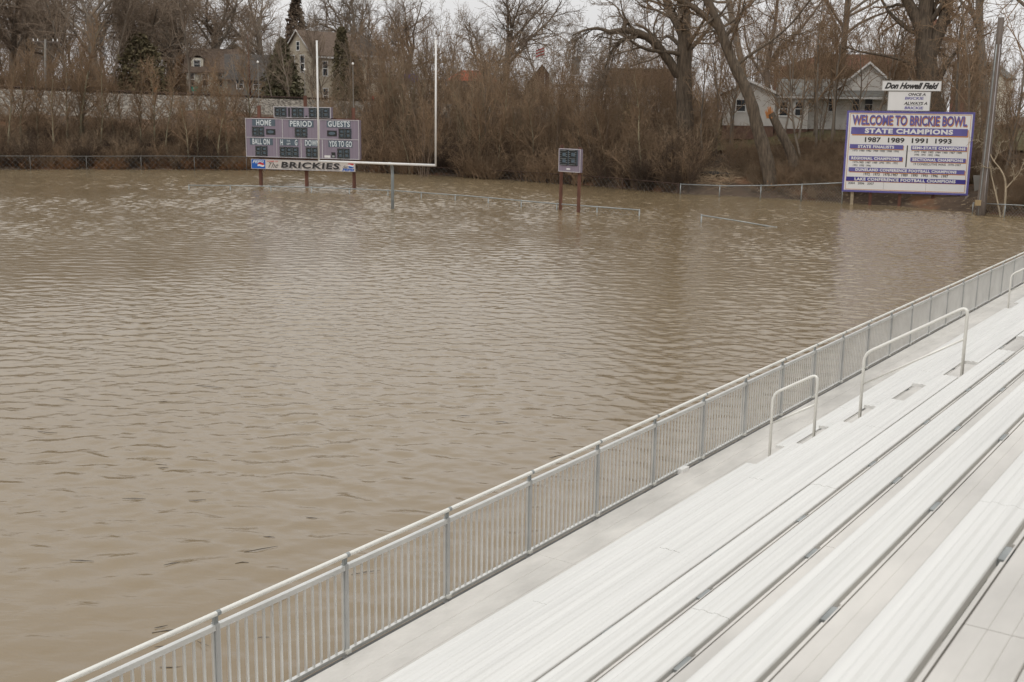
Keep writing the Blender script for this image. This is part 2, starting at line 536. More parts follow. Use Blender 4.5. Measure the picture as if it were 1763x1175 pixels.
mbw = MB(); mbw.add(np.concatenate([wv, ext]), np.concatenate([wqd, np.array([[n0, n0 + 1, c_[1], c_[0]], [n0 + 1, n0 + 2, c_[2], c_[1]], [n0 + 2, n0 + 3, c_[3], c_[2]], [n0 + 3, n0, c_[0], c_[3]]])]))
tag(mbw.build('water', M['water'], None, True), kind='structure')

# thin dark dashes added to imitate dark ripple reflections on the near water
mb = MB(); rf = np.random.RandomState(77)
for i in range(34):
    p = ground(rf.uniform(-60, 1100) * (1 if i % 3 else .45), rf.uniform(520, 1150), .012)
    if (p @ np.array([math.sin(.5976), math.cos(.5976), 0])) < 0: continue
    a = rf.normal(.15, .35); L = rf.uniform(.08, .42) * (1 if i % 4 else 1.6)
    v = np.array([math.cos(a), math.sin(a), 0]) * L
    mb.tube([p, p + v * .5 + np.array([0, rf.normal(0, .02), .004]), p + v], [.003, .006, .002], 4)
tag(mb.build('ripple_dashes', mat('dark_dash', (.045, .032, .022), .5)), 'small dark dashes imitating ripple reflections on the near flood water', 'debris', kind='stuff')

# lawn behind the right-hand bank
lv, lq = [], []
la = np.array([az_of(x) for x in np.linspace(1225, 1800, 40)])
lo = np.linspace(13, 48, 16)
for a in la:
    for o_ in lo:
        d = shore(a) + o_
        lv.append((d * math.sin(a), d * math.cos(a), Zt(a, d) + .16))
for i in range(len(la) - 1):
    for j in range(len(lo) - 1):
        k = i * len(lo) + j
        lq.append((k, k + 1, k + 1 + len(lo), k + len(lo)))
tag(MB().add(lv, lq).build('lawn', M['lawn'], None, True), kind='structure')

# ------------------------------------------------------------------ railway embankment and track
TR = [(-900, 134, 7.5), (-450, 133.5, 7.45), (0, 133.5, 7.38), (150, 135.5, 7.2), (300, 138, 7.05), (460, 145, 6.92), (620, 153, 6.8), (800, 163, 6.74), (970, 175, 6.74), (1180, 192, 6.7)]
tx = np.linspace(-900, 1180, 120)
td = np.interp(tx, [t[0] for t in TR], [t[1] for t in TR])
tz = np.interp(tx, [t[0] for t in TR], [t[2] for t in TR])
td = np.convolve(np.pad(td, 4, 'edge'), np.ones(9) / 9, 'valid')
taz = np.array([math.atan((x - CX) / FPX) for x in tx])
def ring(dd, zz):
    d = td + dd
    return np.stack([d * np.sin(taz), d * np.cos(taz), tz + zz], 1)
rows = [ring(-5.5, -3.2), ring(-5.0, -2.75), ring(-4.0, -2.05), ring(-2.4, -1.0), ring(-1.1, -.12), ring(-.9, 0), ring(2.2, 0), ring(2.6, -.15), ring(6.0, -1.6)]
for r_ in rows[1:4]:
    r_ += np.random.RandomState(3).normal(0, .09, r_.shape)
V = np.concatenate(rows); nn = len(tx)
q = [(i * nn + j, (i + 1) * nn + j, (i + 1) * nn + j + 1, i * nn + j + 1) for i in range(len(rows) - 1) for j in range(nn - 1)]
tag(MB().add(V, q).build('railway_embankment', M['ballast'], None, True), kind='structure')
rt = thing('railway_track', 'rusty railway track running along the top of the pale stone embankment', 'railway track', ring(0, .1)[60])
for dd in (-.15, 1.3):
    tube_obj('rail', ring(dd, .26), .085, M['iron'], rt, 5)
sb_ = MB()
for i in range(0, nn - 1):
    for f in (0, .33, .66):
        A_ = ring(-.7, .08)[i] * (1 - f) + ring(-.7, .08)[i + 1] * f
        C_ = ring(1.8, .08)[i] * (1 - f) + ring(1.8, .08)[i + 1] * f
        e = (C_ - A_); t_ = np.array([e[1], -e[0], 0]); t_ /= np.linalg.norm(t_)
        sb_.box(A_ - t_ * .11, e, t_ * .22, np.array([0, 0, .1]))
tag(sb_.build('sleepers', M['creosote'], rt), kind='stuff')

# ------------------------------------------------------------------ bleachers
Bv = ray(2262, 212); Bv = np.array([Bv[0], Bv[1], 0]); Bv /= np.linalg.norm(Bv)
Uv = np.array([Bv[1], -Bv[0], 0])
def P(u, s, z):
    return Uv * u + Bv * s + np.array([0, 0, z])
ZD = .40                       # walkway level
PI_, RI, WS, U0 = .678, .438, .217, -6.447
AIS = [(15.83, 16.99), (33.75, 34.95)]
S0, S1 = -3.0, 62.0
def seat_u(k): return U0 + k * PI_
def seat_z(k): return ZD + .43 + k * RI
bl = thing('bleachers', 'long white aluminium bleachers with ribbed seat planks beside the flooded field', 'bleachers', P(-4, 12, 0), math.atan2(Bv[1], Bv[0]))

def extrude(prof, s0, s1, mb):
    """prof: closed list of (u, z), extruded along the stand"""
    n = len(prof)
    v = [P(u, s0, z) for u, z in prof] + [P(u, s1, z) for u, z in prof]
    q = [(i, (i + 1) % n, n + (i + 1) % n, n + i) for i in range(n)]
    mb.add(v, q, None, [list(range(n))[::-1], [n + i for i in range(n)]])
def seat_profile(u, z, wd):
    top = [(0, -.045), (0, -.008), (.004, -.002), (.010, 0)]
    for c in (1 / 3, 2 / 3):
        x = wd * c
        top += [(x - .024, 0), (x - .011, .0065), (x + .011, .0065), (x + .024, 0)]
    top += [(wd - .010, 0), (wd - .004, -.002), (wd, -.008), (wd, -.045)]
    return [(u + a, z + b) for a, b in top]
def splits(joints):
    xs = sorted(joints)
    return list(zip(xs[:-1], xs[1:]))
NROW = 10
for k in range(NROW):
    edges = [S0, AIS[0][0], AIS[0][1], AIS[1][0], AIS[1][1], S1]
    for seg in ((edges[0], edges[1]), (edges[2], edges[3]), (edges[4], edges[5])):
        js = [seg[0]] + [j for j in np.arange(-2.2 + (k * 3.7) % 7.4, S1, 7.4) if seg[0] + 1.2 < j < seg[1] - 1.2] + [seg[1]]
        for a, b in splits(js):
            mb = MB()
            dz = random.uniform(-.0018, .0018)
            extrude(seat_profile(seat_u(k), seat_z(k) + dz, WS), a + .002, b - .002, mb)
            mb.build('seat_plank', M['seat'], bl)
# seat brackets
rest = MB()
for k in range(NROW):
    for s in np.arange(-2.3, S1, 1.7266):
        if any(a - .1 < s < b + .1 for a, b in AIS): continue
        u = seat_u(k)
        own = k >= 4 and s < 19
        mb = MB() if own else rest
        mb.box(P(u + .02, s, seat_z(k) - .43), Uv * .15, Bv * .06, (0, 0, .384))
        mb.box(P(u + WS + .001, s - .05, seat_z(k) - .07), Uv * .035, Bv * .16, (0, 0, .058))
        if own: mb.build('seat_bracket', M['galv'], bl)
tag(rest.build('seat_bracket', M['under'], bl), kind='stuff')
# footboards
def foot_boards(k, u0, u1, z, nplank, seams):
    wd = (u1 - u0) / nplank
    for i in range(nplank):
        js = [S0] + [j for j in seams if S0 < j < S1] + [S1]
        for a, b in splits(js):
            mb = MB()
            x = u0 + i * wd
            pr = [(x, z - .05), (x, z - .004), (x + .004, z)]
            ng = 3
            for g in range(1, ng):
                xg = x + wd * g / ng
                pr += [(xg - .003, z), (xg - .001, z - .0015), (xg + .001, z - .0015), (xg + .003, z)]
            pr += [(x + wd - .007, z), (x + wd - .003, z - .004), (x + wd - .003, z - .05)]
            extrude(pr, a + .0025, b - .0025, mb)
            mb.build('foot_plank', M['foot'], bl)
foot_boards(0, -7.60, U0 + .32, ZD, 5, [-1.0, 11.77, 20.2, 28.7, 37.1, 45.6, 54])
for k in range(1, NROW + 1):
    ur = seat_u(k - 1) + WS
    zf = seat_z(k) - .43 - .012
    seams = [q for q in np.arange(3.85 + ((k - 9) * 2.9) % 8.45 - 16.9, 30, 8.45)] if k > 4 else []
    foot_boards(k, ur + .044, ur + .50, zf, 2, seams)
    # lip under the front edge of every footboard, then the riser below it
    for a in (np.arange(-2.15, 19, 1.7266) if k > 4 else []):
        mb = MB()
        mb.box(P(ur + .018, a, zf - .06), Uv * .010, Bv * 1.50, (0, 0, .052))
        mb.build('foot_lip', M['foot'], bl)
    mb = MB()
    a = 18.7 if k > 4 else S0
    mb.box(P(ur + .018, a, zf - .06), Uv * .010, Bv * (S1 - a), (0, 0, .052))
    mb.build('foot_lip', M['foot'], bl)
    mb = MB()
    extrude([(ur + .030, zf - .40), (ur + .030, zf - .004), (ur + .036, zf - .004), (ur + .036, zf - .40)], S0, S1, mb)
    mb.build('riser', M['foot'], bl)
# front fascia, stringers and legs under the walkway
mb = MB()
extrude([(-7.74, ZD - .16), (-7.74, ZD - .075), (-7.604, ZD - .075), (-7.604, ZD - .16)], S0, S1, mb)
mb.build('front_beam', M['under'], bl)
mb = MB()
for s in np.arange(-2.3, S1, 1.7266):
    mb.box(P(-7.70, s, ZD - .15), Uv * 1.5, Bv * .06, (0, 0, .09))
    mb.tube([P(-7.4, s, -1), P(-7.4, s, ZD - .06)], .04, 6)
    a = P(-6.2, s, ZD - .12); b = P(U0 + NROW * PI_, s, seat_z(NROW) - .56)
    mb.tube([a, b], .05, 4)
    for k in (2, 5, 8):
        mb.tube([P(seat_u(k), s, -1), P(seat_u(k), s, seat_z(k) - .6)], .04, 6)
mb.build('understructure', M['under'], bl)

# guard rail along the front edge
UR = -7.70
gr_ = thing('guard_railing', 'grey aluminium baluster railing along the edge of the walkway above the water', 'railing', P(UR, 12, ZD), math.atan2(Bv[1], Bv[0]))
PS = 1.7266
posts = [6.577 + PS * i for i in range(-3, 32)]
ZB, ZT_, ZP = .404, 1.342, 1.486
for s in posts:
    mb = MB()
    mb.box(P(UR - .035, s - .021, .12), Uv * .07, Bv * .042, (0, 0, ZT_ + .035 - .12))
    mb.build('post', M['rail_dark'], gr_)
    mb = MB()
    mb.box(P(UR - .012, s - .028, ZT_ + .02), Uv * .028, Bv * .05, (0, 0, .10))
    mb.tube([P(UR + .004, s, ZT_ + .10), P(-7.66, s + .012, ZP - .012)], .013, 6)
    mb.tube([P(-7.66, s - .022, ZP), P(-7.66, s + .022, ZP)], .0275, 10)
    mb.build('rail_bracket', M['galv'], gr_)
    mb = MB()
    mb.box(P(UR + .02, s - .03, ZB - .012), Uv * .035, Bv * .06, (0, 0, .045))
    mb.build('bolt_plate', M['pipe'], gr_)
for a, b in zip(posts[:-1], posts[1:]):
    mb = MB()
    a0, b0 = a + .024, b - .024
    mb.box(P(UR - .018, a0, ZT_ - .026), Uv * .050, Bv * (b0 - a0), (0, 0, .052))
    mb.box(P(UR - .018, a0, ZB - .020), Uv * .046, Bv * (b0 - a0), (0, 0, .040))
    n = 15
    for i in range(n + 1):
        s = a0 + .013 + (b0 - a0 - .026) * i / n
        mb.box(P(UR - .010, s - .0115, ZB + .021), Uv * .021, Bv * .023, (0, 0, ZT_ - ZB - .044))
    mb.build('baluster_panel', M['rail'], gr_)
tube_obj('top_pipe', [P(-7.66, s, ZP) for s in np.linspace(posts[0] - .5, posts[-1] + .3, 30)], .024, M['pipe'], gr_, 12)
# small white lamp box clipped to the rail foot
mb = MB()
mb.box(P(UR + .045, 15.98, ZB - .03), Uv * .09, Bv * .20, (0, 0, .085))
mb.box(P(UR + .050, 16.185, ZB - .005), Uv * .07, Bv * .06, (0, 0, .05))
tag(mb.build('junction_box', M['white']), 'small white box fixed low on the guard railing near the aisle', 'junction box')

# aisle handrails
def arc3(p0, c, p1, n=7):
    return [(1 - t) ** 2 * np.array(p0) + 2 * (1 - t) * t * np.array(c) + t * t * np.array(p1) for t in np.linspace(0, 1, n)]
def handrail(s, ua, za, ub, zb, h, label):
    """bent pipe: two posts, sloping top with rounded corners, mid bar"""
    t = thing('aisle_handrail', label, 'handrail', P(ua, s, za), 0, 'bent pipe handrails in the bleacher aisles')
    A0, A1 = P(ua, s, za), P(ua, s, za + h)
    B0, B1 = P(ub, s, zb), P(ub, s, zb + h)
    e = (B1 - A1); L = np.linalg.norm(e); e /= L
    r = min(.13, L * .3)
    pts = [A0, A1 - np.array([0, 0, r])] + arc3(A1 - np.array([0, 0, r]), A1, A1 + e * r)[1:] + arc3(B1 - e * r, B1, B1 - np.array([0, 0, r])) + [B0]
    pts = [np.array(p, float) for p in pts]
    tube_obj('rail_pipe', pts, .0235, M['pipe'], t, 12)
    tube_obj('mid_bar', [A0 + np.array([0, 0, h * .62]) , B0 + np.array([0, 0, h * .62])], .017, M['pipe'], t, 10)
    for q_ in (A0, B0):
        mb = MB(); mb.cbox(q_ + np.array([0, 0, .006]), .05, .05, .006, Uv, Bv); mb.build('base_plate', M['galv'], t)
    return t
fz = lambda k: ZD if k == 0 else seat_z(k) - .43 - .012
handrail(16.94, -6.52, fz(0), -5.82, fz(1), 1.27, 'short bent pipe handrail at the foot of the nearer aisle')
handrail(16.94, -5.13, fz(2), -3.72, fz(4), 1.24, 'longer bent pipe handrail midway up the nearer aisle')
handrail(17.15, -2.93, fz(5), -1.75, fz(7), 1.24, 'bent pipe handrail cut by the right edge of the photo')
handrail(34.60, -6.52, fz(0), -5.82, fz(1), 1.27, 'far handrail in the second aisle by the upper right edge')

# ------------------------------------------------------------------ lettering
def text_verts(body, bold=0.0, shear=0.0, space=1.0):
    c = D.curves.new('lettering', 'FONT')
    c.body = body; c.size = 1.0; c.offset = bold; c.shear = shear; c.space_character = space
    c.resolution_u = 3
    c.extrude = .02
    o = D.objects.new('lettering', c)
    COL.objects.link(o)
    bpy.context.view_layer.update()
    dg = bpy.context.evaluated_depsgraph_get()
    me = D.meshes.new_from_object(o.evaluated_get(dg))
    V = np.array([v.co[:] for v in me.vertices])
    F = [list(p.vertices) for p in me.polygons]
    D.objects.remove(o); D.curves.remove(c); D.meshes.remove(me)
    V[:, 0] -= V[:, 0].min(); V[:, 0] /= V[:, 0].max()
    V[:, 1] -= V[:, 1].min(); V[:, 1] /= V[:, 1].max()
    V[:, 2] /= .02
    return V, F
def homography(src):
    dst = [(0, 1), (1, 1), (1, 0), (0, 0)]        # TL TR BR BL -> u, v (v up)
    A, b = [], []
    for (x, y), (u, v) in zip(src, dst):
        A.append([x, y, 1, 0, 0, 0, -u * x, -u * y]); b.append(u)
        A.append([0, 0, 0, x, y, 1, -v * x, -v * y]); b.append(v)
    h = np.linalg.solve(np.array(A, float), np.array(b, float))
    return np.append(h, 1).reshape(3, 3)
class Board:
    """an upright flat board; (u, v) run 0..1 across and up its face"""
    def __init__(s, bl_, br_, z0, z1, corners):
        s.O = np.array([bl_[0], bl_[1], z0]); s.X = np.array([br_[0] - bl_[0], br_[1] - bl_[1], 0]); s.W = np.linalg.norm(s.X)
        s.Hh = z1 - z0
        s.N = np.array([s.X[1], -s.X[0], 0]) / s.W          # towards the field
        s.hm = homography(corners)
    def uv(s, x, y):
        p = s.hm @ np.array([x, y, 1.0]); return p[0] / p[2], p[1] / p[2]
    def pt(s, u, v, d=0.0):
        return s.O + s.X * u + np.array([0, 0, s.Hh * v]) + s.N * d
    def slab(s, u0, v0, u1, v1, d0, d1, mb):
        return mb.box(s.pt(u0, v0, d0), s.X * (u1 - u0), s.N * (d1 - d0), (0, 0, s.Hh * (v1 - v0)))
    def rect(s, x0, y0, x1, y1, d0, d1, mb):
        ym = (y0 + y1) / 2; xm = (x0 + x1) / 2
        u0 = s.uv(x0, ym)[0]; u1 = s.uv(x1, ym)[0]; v1 = s.uv(xm, y0)[1]; v0 = s.uv(xm, y1)[1]
        return s.slab(u0, v0, u1, v1, d0, d1, mb)
    def text(s, body, x0, y0, x1, y1, h, d, material, parent, bold=.02, shear=0, du=0.0, dv=0.0, name='lettering', space=1.0):
        V, F = text_verts(body, bold, shear, space)
        a = s.uv(x0, y0); b = s.uv(x1, y1)
        hv = abs(s.uv((x0 + x1) / 2, (y0 + y1) / 2 - h / 2)[1] - s.uv((x0 + x1) / 2, (y0 + y1) / 2 + h / 2)[1])
        vc = (a[1] + b[1]) / 2
        u = a[0] + V[:, 0] * (b[0] - a[0]) + du
        v = vc + (V[:, 1] - .5) * hv + dv
        W = s.O + np.outer(u, s.X) + np.outer(v * s.Hh, [0, 0, 1]) + np.outer(d + V[:, 2] * .004, s.N)
        mb = MB(); mb.add(W, None, None, F)
        return mb.build(name, material, parent)
def frame(b, w_, d0, d1, m, parent, name='frame'):
    uw = w_ / b.W; vw = w_ / b.Hh
    mb = MB()
    b.slab(0, 0, 1, vw, d0, d1, mb); b.slab(0, 1 - vw, 1, 1, d0, d1, mb)
    b.slab(0, vw, uw, 1 - vw, d0, d1, mb); b.slab(1 - uw, vw, 1, 1 - vw, d0, d1, mb)
    return mb.build(name, m, parent)

# ------------------------------------------------------------------ large field sign on the right
c1 = at(1449, 329, 79.5); c2 = at(1666, 338, 77.3); c3 = at(1460, 190, 79.5); c4 = at(1677, 194.5, 77.3)
zb_, zt_ = (c1[2] + c2[2]) / 2, (c3[2] + c4[2]) / 2
SB = Board(c1, c2, zb_, zt_, [(175, 312), (1166, 322), (1106, 986), (130, 945)])
sg = thing('champions_sign', 'large white welcome sign with purple frame listing championship years at the waterline', 'sign', (*((c1 + c2) / 2)[:2], 0))
SB.slab(0, 0, 1, 1, -.12, 0, MB()).build('sign_panel', M['signwhite'], sg)
frame(SB, .13, 0, .02, M['purple'], sg, 'border')
mb = MB()
for (a, b_, c, d) in ((.027, .962, .973, .968), (.027, .030, .973, .036), (.027, .036, .0305, .962), (.9695, .036, .973, .962)):
    SB.slab(a, b_, c, d, 0, .010, mb)
mb.build('inner_line', M['orange'], sg)
mb = MB()
for u in (.333, .667): SB.slab(u, .04, u + .0015, .16, 0, .003, mb)
for v in (.28, .52): SB.slab(.032, v, .968, v + .0015, 0, .003, mb)
mb.build('panel_seam', M['signink_grey'], sg)
def stxt(body, x0, y0, x1, y1, h, m='ink', bold=.02, d=.004, **k):
    return SB.text(body, x0, y0, x1, y1, h, d, M[m], sg, bold, **k)
stxt('WELCOME TO BRICKIE BOWL', 212, 380, 1102, 397, 80, 'orange', .035, .003, du=.006, dv=-.012)
stxt('WELCOME TO BRICKIE BOWL', 212, 380, 1102, 397, 80, 'purple', .03, .012)
def bar(x0, y0, x1, y1, h, m, shad=7):
    ym = (y0 + y1) / 2
    if shad:
        SB.rect(x0 + shad * .8, ym - h / 2 + shad, x1 + shad * .8, ym + h / 2 + shad, 0, .006, MB()).build('bar_shadow', M['orange'], sg)
    SB.rect(x0, ym - h / 2, x1, ym + h / 2, 0, .012, MB()).build('title_bar', M[m], sg)
def btxt(body, x0, y0, x1, y1, h, bold=.045):
    SB.text(body, x0, y0, x1, y1, h, .014, M['signwhite'], sg, bold, space=1.12)
bar(203, 466, 1105, 486, 57, 'purple', 10); btxt('STATE CHAMPIONS', 308, 470, 990, 480, 40, .05)
for b_, x0, x1, y in (('1987', 308, 430, 541), ('1989', 484, 612, 545), ('1991', 668, 793, 549), ('1993', 850, 980, 553)):
    stxt(b_, x0, y, x1, y, 40, 'ink', .03)
SB.rect(624, 585, 633, 757, 0, .008, MB()).build('divider', M['ink'], sg)
bar(193, 590, 602, 601, 34, 'purple', 6); btxt('STATE FINALISTS', 255, 592, 532, 600, 23)
stxt('1975  1980  1982  1984  1985  1988  1996', 216, 624, 568, 632, 16, 'ink', .01)
bar(663, 604, 1098, 614, 34, 'purple', 6); btxt('SEMI-STATE CHAMPIONS', 672, 605, 1088, 612, 23)
stxt('1979  1980  1982  1984  1985  1987  1989', 688, 638, 1060, 645, 16, 'ink', .01)
stxt('1990  1991  1992  1996', 688, 660, 885, 664, 16, 'ink', .01)
bar(187, 682, 596, 694, 34, 'purple', 6); btxt('REGIONAL CHAMPIONS', 205, 684, 570, 692, 23)
stxt('1979-1985  1987  1989  1990  1991  1992', 216, 717, 560, 725, 16, 'ink', .01)
stxt('1993  1995  1996', 216, 740, 352, 744, 16, 'ink', .01)
bar(657, 698, 1090, 708, 34, 'purple', 6); btxt('SECTIONAL CHAMPIONS', 672, 699, 1070, 706, 23)
stxt('19 CONSECUTIVE WINS  1979-1997', 683, 734, 1052, 742, 18, 'ink', .01)
bar(183, 778, 1082, 795, 34, 'purple', 7); btxt('DUNELAND CONFERENCE FOOTBALL CHAMPIONS', 235, 780, 1018, 792, 23)
stxt('1972   1973   1978-1987   1989   1990   1993   1996   1997', 298, 814, 952, 828, 22, 'ink', .015)
bar(163, 853, 1090, 870, 34, 'navy', 4); btxt('LAKE CONFERENCE FOOTBALL CHAMPIONS', 228, 854, 1010, 868, 25)
stxt('2004   2006   2007', 180, 880, 377, 884, 18, 'ink', .015)
for px_, py_, m_ in ((1468, 350, 'bark_pale'), (1500, 353, 'rust'), (1551, 357, 'rust'), (1608, 361, 'rust'), (1651, 364, 'rust')):
    u = (px_ - 1449) / 217.0
    q_ = SB.pt(u, 0, -.22)
    w_ = .085
    mb = MB().box((q_[0] - w_, q_[1] - w_, -1), (2 * w_, 0, 0), (0, 2 * w_, 0), (0, 0, (zt_ - .3 if px_ > 1490 else zb_ + .1) + 1))
    mb.build('post', M[m_], sg)
# two name boards on top
s0_ = Board(*(lambda a, b: (a, b))(SB.pt(.313, 1, 0), SB.pt(.650, 1, 0)), zt_ + .02, zt_ + 1.33, [(497, 150), (836, 152), (830, 310), (493, 308)])
s0_.slab(0, 0, 1, 1, -.10, 0, MB()).build('slogan_board', M['signwhite'], sg)
frame(s0_, .04, 0, .012, M['greywall'], sg, 'edge_trim')
s0_.text('ONCE A', 657, 178, 792, 178, 22, .003, M['ink'], sg, .03, .25)
s0_.text('BRICKIE', 632, 208, 778, 208, 22, .003, M['purple'], sg, .03, .1)
s0_.text('ALWAYS A', 625, 246, 808, 250, 24, .003, M['ink'], sg, .03, .25)
s0_.text('BRICKIE', 632, 284, 778, 284, 22, .003, M['purple'], sg, .03, .1)
s0_.rect(640, 262, 760, 264, 0, .005, MB()).build('underline', M['ink'], sg)
zz = zt_ + 1.33
s1_ = Board(SB.pt(.262, 1, 0), SB.pt(.722, 1, 0), zz + .01, zz + .66, [(445, 70), (908, 72), (905, 150), (443, 148)])
s1_.slab(0, 0, 1, 1, -.10, .03, MB()).build('name_board', M['signwhite'], sg)
frame(s1_, .035, .03, .042, M['offwhite'], sg, 'edge_trim')
s1_.text('Don Howell Field', 465, 110, 888, 110, 50, .034, M['ink'], sg, .05, .45)
mb = MB()
for u in (.42, .56): mb.box(SB.pt(u, .8, -.3), SB.X / SB.W * .1, SB.N * .1, (0, 0, SB.Hh * .2 + 1.8))
mb.build('upper_support', M['rust'], sg)

# ------------------------------------------------------------------ scoreboard
yl, yr = 88.9, 86.3
def bd(tl, tr, br, bl_, corners, ya=yl, yb=yr):
    a = at(*bl_, ya); b = at(*br, yb); c = at(*tl, ya); d = at(*tr, yb)
    return Board(a, b, (a[2] + b[2]) / 2, (c[2] + d[2]) / 2, corners)
def cp(x, y): return (400 + x / 4.639, 160 + y / 4.639)
cm = [(108, 196), (1020, 225), (1015, 538), (112, 508)]
b1 = bd(cp(*cm[0]), cp(*cm[1]), cp(*cm[2]), cp(*cm[3]), cm)
sc_ = thing('scoreboard', 'faded mauve football scoreboard on rusty posts standing in the flood', 'scoreboard', (*b1.pt(.5, 0)[:2], 0))
b1.slab(0, 0, 1, 1, -.35, 0, MB()).build('main_cabinet', M['mauve'], sc_)
frame(b1, .05, 0, .03, M['trimw'], sc_, 'edge_trim')
mb = MB()
for (x0, y0, x1, y1) in ((408, 207, 413, 358), (705, 217, 711, 372), (360, 362, 364, 515), (556, 370, 561, 522), (724, 376, 730, 528)):
    b1.rect(x0, y0, x1, y1, 0, .022, mb)
u0, v0 = b1.uv(560, 366)
b1.slab(.006, v0 - .008, .994, v0 + .008, 0, .026, mb)
mb.build('divider', M['trimw'], sc_)
def strip(x0, y0, x1, y1):
    b1.rect(x0, y0, x1, y1, 0, .015, MB()).build('label_strip', M['slate'], sc_)
def lab(t_, x0, x1, y, h=47, b=b1):
    b.text(t_, x0, y, x1, y, h, .018, M['letter'], sc_, .025, space=1.12)
strip(165, 208, 352, 262); lab('HOME', 198, 320, 236)
strip(462, 222, 660, 276); lab('PERIOD', 472, 648, 248)
strip(765, 230, 952, 282); lab('GUESTS', 775, 948, 254)
strip(145, 362, 330, 415); lab('BALL ON', 165, 305, 388)
strip(385, 370, 535, 422); lab('H', 393, 412, 396); lab('G', 508, 528, 398); lab('T.O.', 444, 472, 384, 14); lab('LEFT', 444, 474, 408, 14)
strip(585, 378, 700, 430); lab('DOWN', 590, 705, 403)
strip(775, 386, 963, 438); lab('YDS TO GO', 782, 960, 412)
def digits(b, x0, y0, x1, y1, n, parent):
    b.rect(x0, y0, x1, y1, 0, .03, MB()).build('digit_panel', M['black'], parent)
    mb = MB(); mh = MB()
    w_ = (x1 - x0) / n
    for i in range(n):
        cx = x0 + w_ * (i + .5)
        for j in (0, 1):
            cy = y0 + (y1 - y0) * (.30 + .40 * j)
            b.rect(cx - w_ * .20, cy - (y1 - y0) * .11, cx + w_ * .20, cy + (y1 - y0) * .11, .03, .036, mb)
        b.rect(cx + w_ * .42, y0 + 3, cx + w_ * .5, y1 - 3, .03, .036, mb)
    rows_ = 7
    for r_ in range(rows_ + 1):
        yy = y0 + 3 + (y1 - y0 - 8) * r_ / rows_
        for i in range(n):
            xx = x0 + w_ * i
            if r_ in (0, rows_, rows_ // 2 + 1):
                b.rect(xx + w_ * .12, yy, xx + w_ * .80, yy + 1.4, .036, .09, mh)
            else:
                b.rect(xx + w_ * .06, yy, xx + w_ * .20, yy + 1.4, .036, .09, mh)
                b.rect(xx + w_ * .74, yy, xx + w_ * .86, yy + 1.4, .036, .09, mh)
    mb.build('digit_segment', M['segment'], parent); mh.build('lamp_hood', M['galv'], parent)
digits(b1, 163, 268, 262, 345, 2, sc_); digits(b1, 510, 280, 610, 357, 2, sc_); digits(b1, 858, 290, 958, 370, 2, sc_)
digits(b1, 188, 423, 286, 503, 2, sc_); digits(b1, 385, 432, 537, 512, 3, sc_); digits(b1, 595, 437, 692, 520, 2, sc_); digits(b1, 843, 448, 942, 528, 2, sc_)
for (x0, y0, x1, y1) in ((278, 288, 352, 333), (768, 305, 843, 350)):
    b1.rect(x0, y0, x1, y1, 0, .03, MB()).build('possession_lamp', M['black'], sc_)
    th = np.linspace(0, 2 * PI, 17)[:-1]
    cu, cv = b1.uv((x0 + x1) / 2, (y0 + y1) / 2); ru = .7 * (x1 - x0) / 2 / 908; rv = .55 * (y1 - y0) / 2 / 312
    mb = MB(); mb.add([b1.pt(cu + ru * math.cos(t), cv + rv * math.sin(t), .034) for t in th] + [b1.pt(cu + ru * math.cos(t), cv + rv * math.sin(t), .028) for t in th],
                      [(i, (i + 1) % 16, 16 + (i + 1) % 16, 16 + i) for i in range(16)], None, [list(range(16))[::-1]])
    mb.build('lamp_oval', M['segment'], sc_)
b1.rect(742, 502, 788, 520, 0, .02, MB()).build('maker_label', M['signwhite'], sc_)
b1.rect(797, 478, 828, 522, 0, .02, MB()).build('control_plate', M['black'], sc_)
b1.rect(804, 502, 822, 518, .02, .03, MB()).build('control_lens', M['galv'], sc_)
ct = [(332, 105), (788, 120), (788, 212), (332, 203)]
ya = yl + (yr - yl) * .245; yb = yl + (yr - yl) * .745
b2 = bd(cp(*ct[0]), cp(*ct[1]), cp(788, 208), cp(332, 196), ct, ya, yb)
b2.slab(0, .02, 1, 1, -.35, -.01, MB()).build('clock_cabinet', M['mauve'], sc_)
frame(b2, .05, -.01, .02, M['trimw'], sc_, 'edge_trim')
for (x0, y0, x1, y1, n) in ((341, 112, 440, 198, 2), (482, 118, 580, 202, 2), (620, 124, 778, 206, 3)):
    digits(b2, x0, y0, x1, y1, n, sc_)
b2.rect(455, 120, 468, 198, 0, .03, MB()).build('colon_panel', M['black'], sc_)
b2.rect(595, 188, 607, 202, 0, .03, MB()).build('point_panel', M['black'], sc_)
cb = [(155, 525), (982, 556), (980, 635), (152, 603)]
b3 = bd(cp(*cb[0]), cp(*cb[1]), cp(*cb[2]), cp(*cb[3]), cb, yl + (yr - yl) * .05, yl + (yr - yl) * .955)
b3.slab(0, 0, 1, 1, -.10, .01, MB()).build('banner_board', M['banner'], sc_)
frame(b3, .03, .01, .022, M['trimw'], sc_, 'edge_trim')
b3.rect(157, 531, 268, 603, .01, .016, MB()).build('badge_panel', M['blue'], sc_)
b3.text('PEPSI', 166, 547, 258, 550, 24, .018, M['letter'], sc_, .03, .3)
b3.text('HOME OF', 285, 545, 372, 548, 11, .012, M['red'], sc_, .02)
b3.text('The', 292, 575, 372, 580, 42, .012, M['ink'], sc_, .0, .5)
b3.text('BRICKIES', 400, 586, 866, 593, 50, .011, M['shadow_ink'], sc_, .03, .1, du=.004, dv=-.04)
b3.text('BRICKIES', 394, 578, 860, 586, 50, .016, M['ink'], sc_, .035, .1, space=1.15)
b3.text('diet', 886, 594, 925, 598, 26, .012, M['ink'], sc_, .0, .5)
b3.text('PEPSI', 880, 618, 976, 622, 22, .012, M['blue'], sc_, .045, .3)
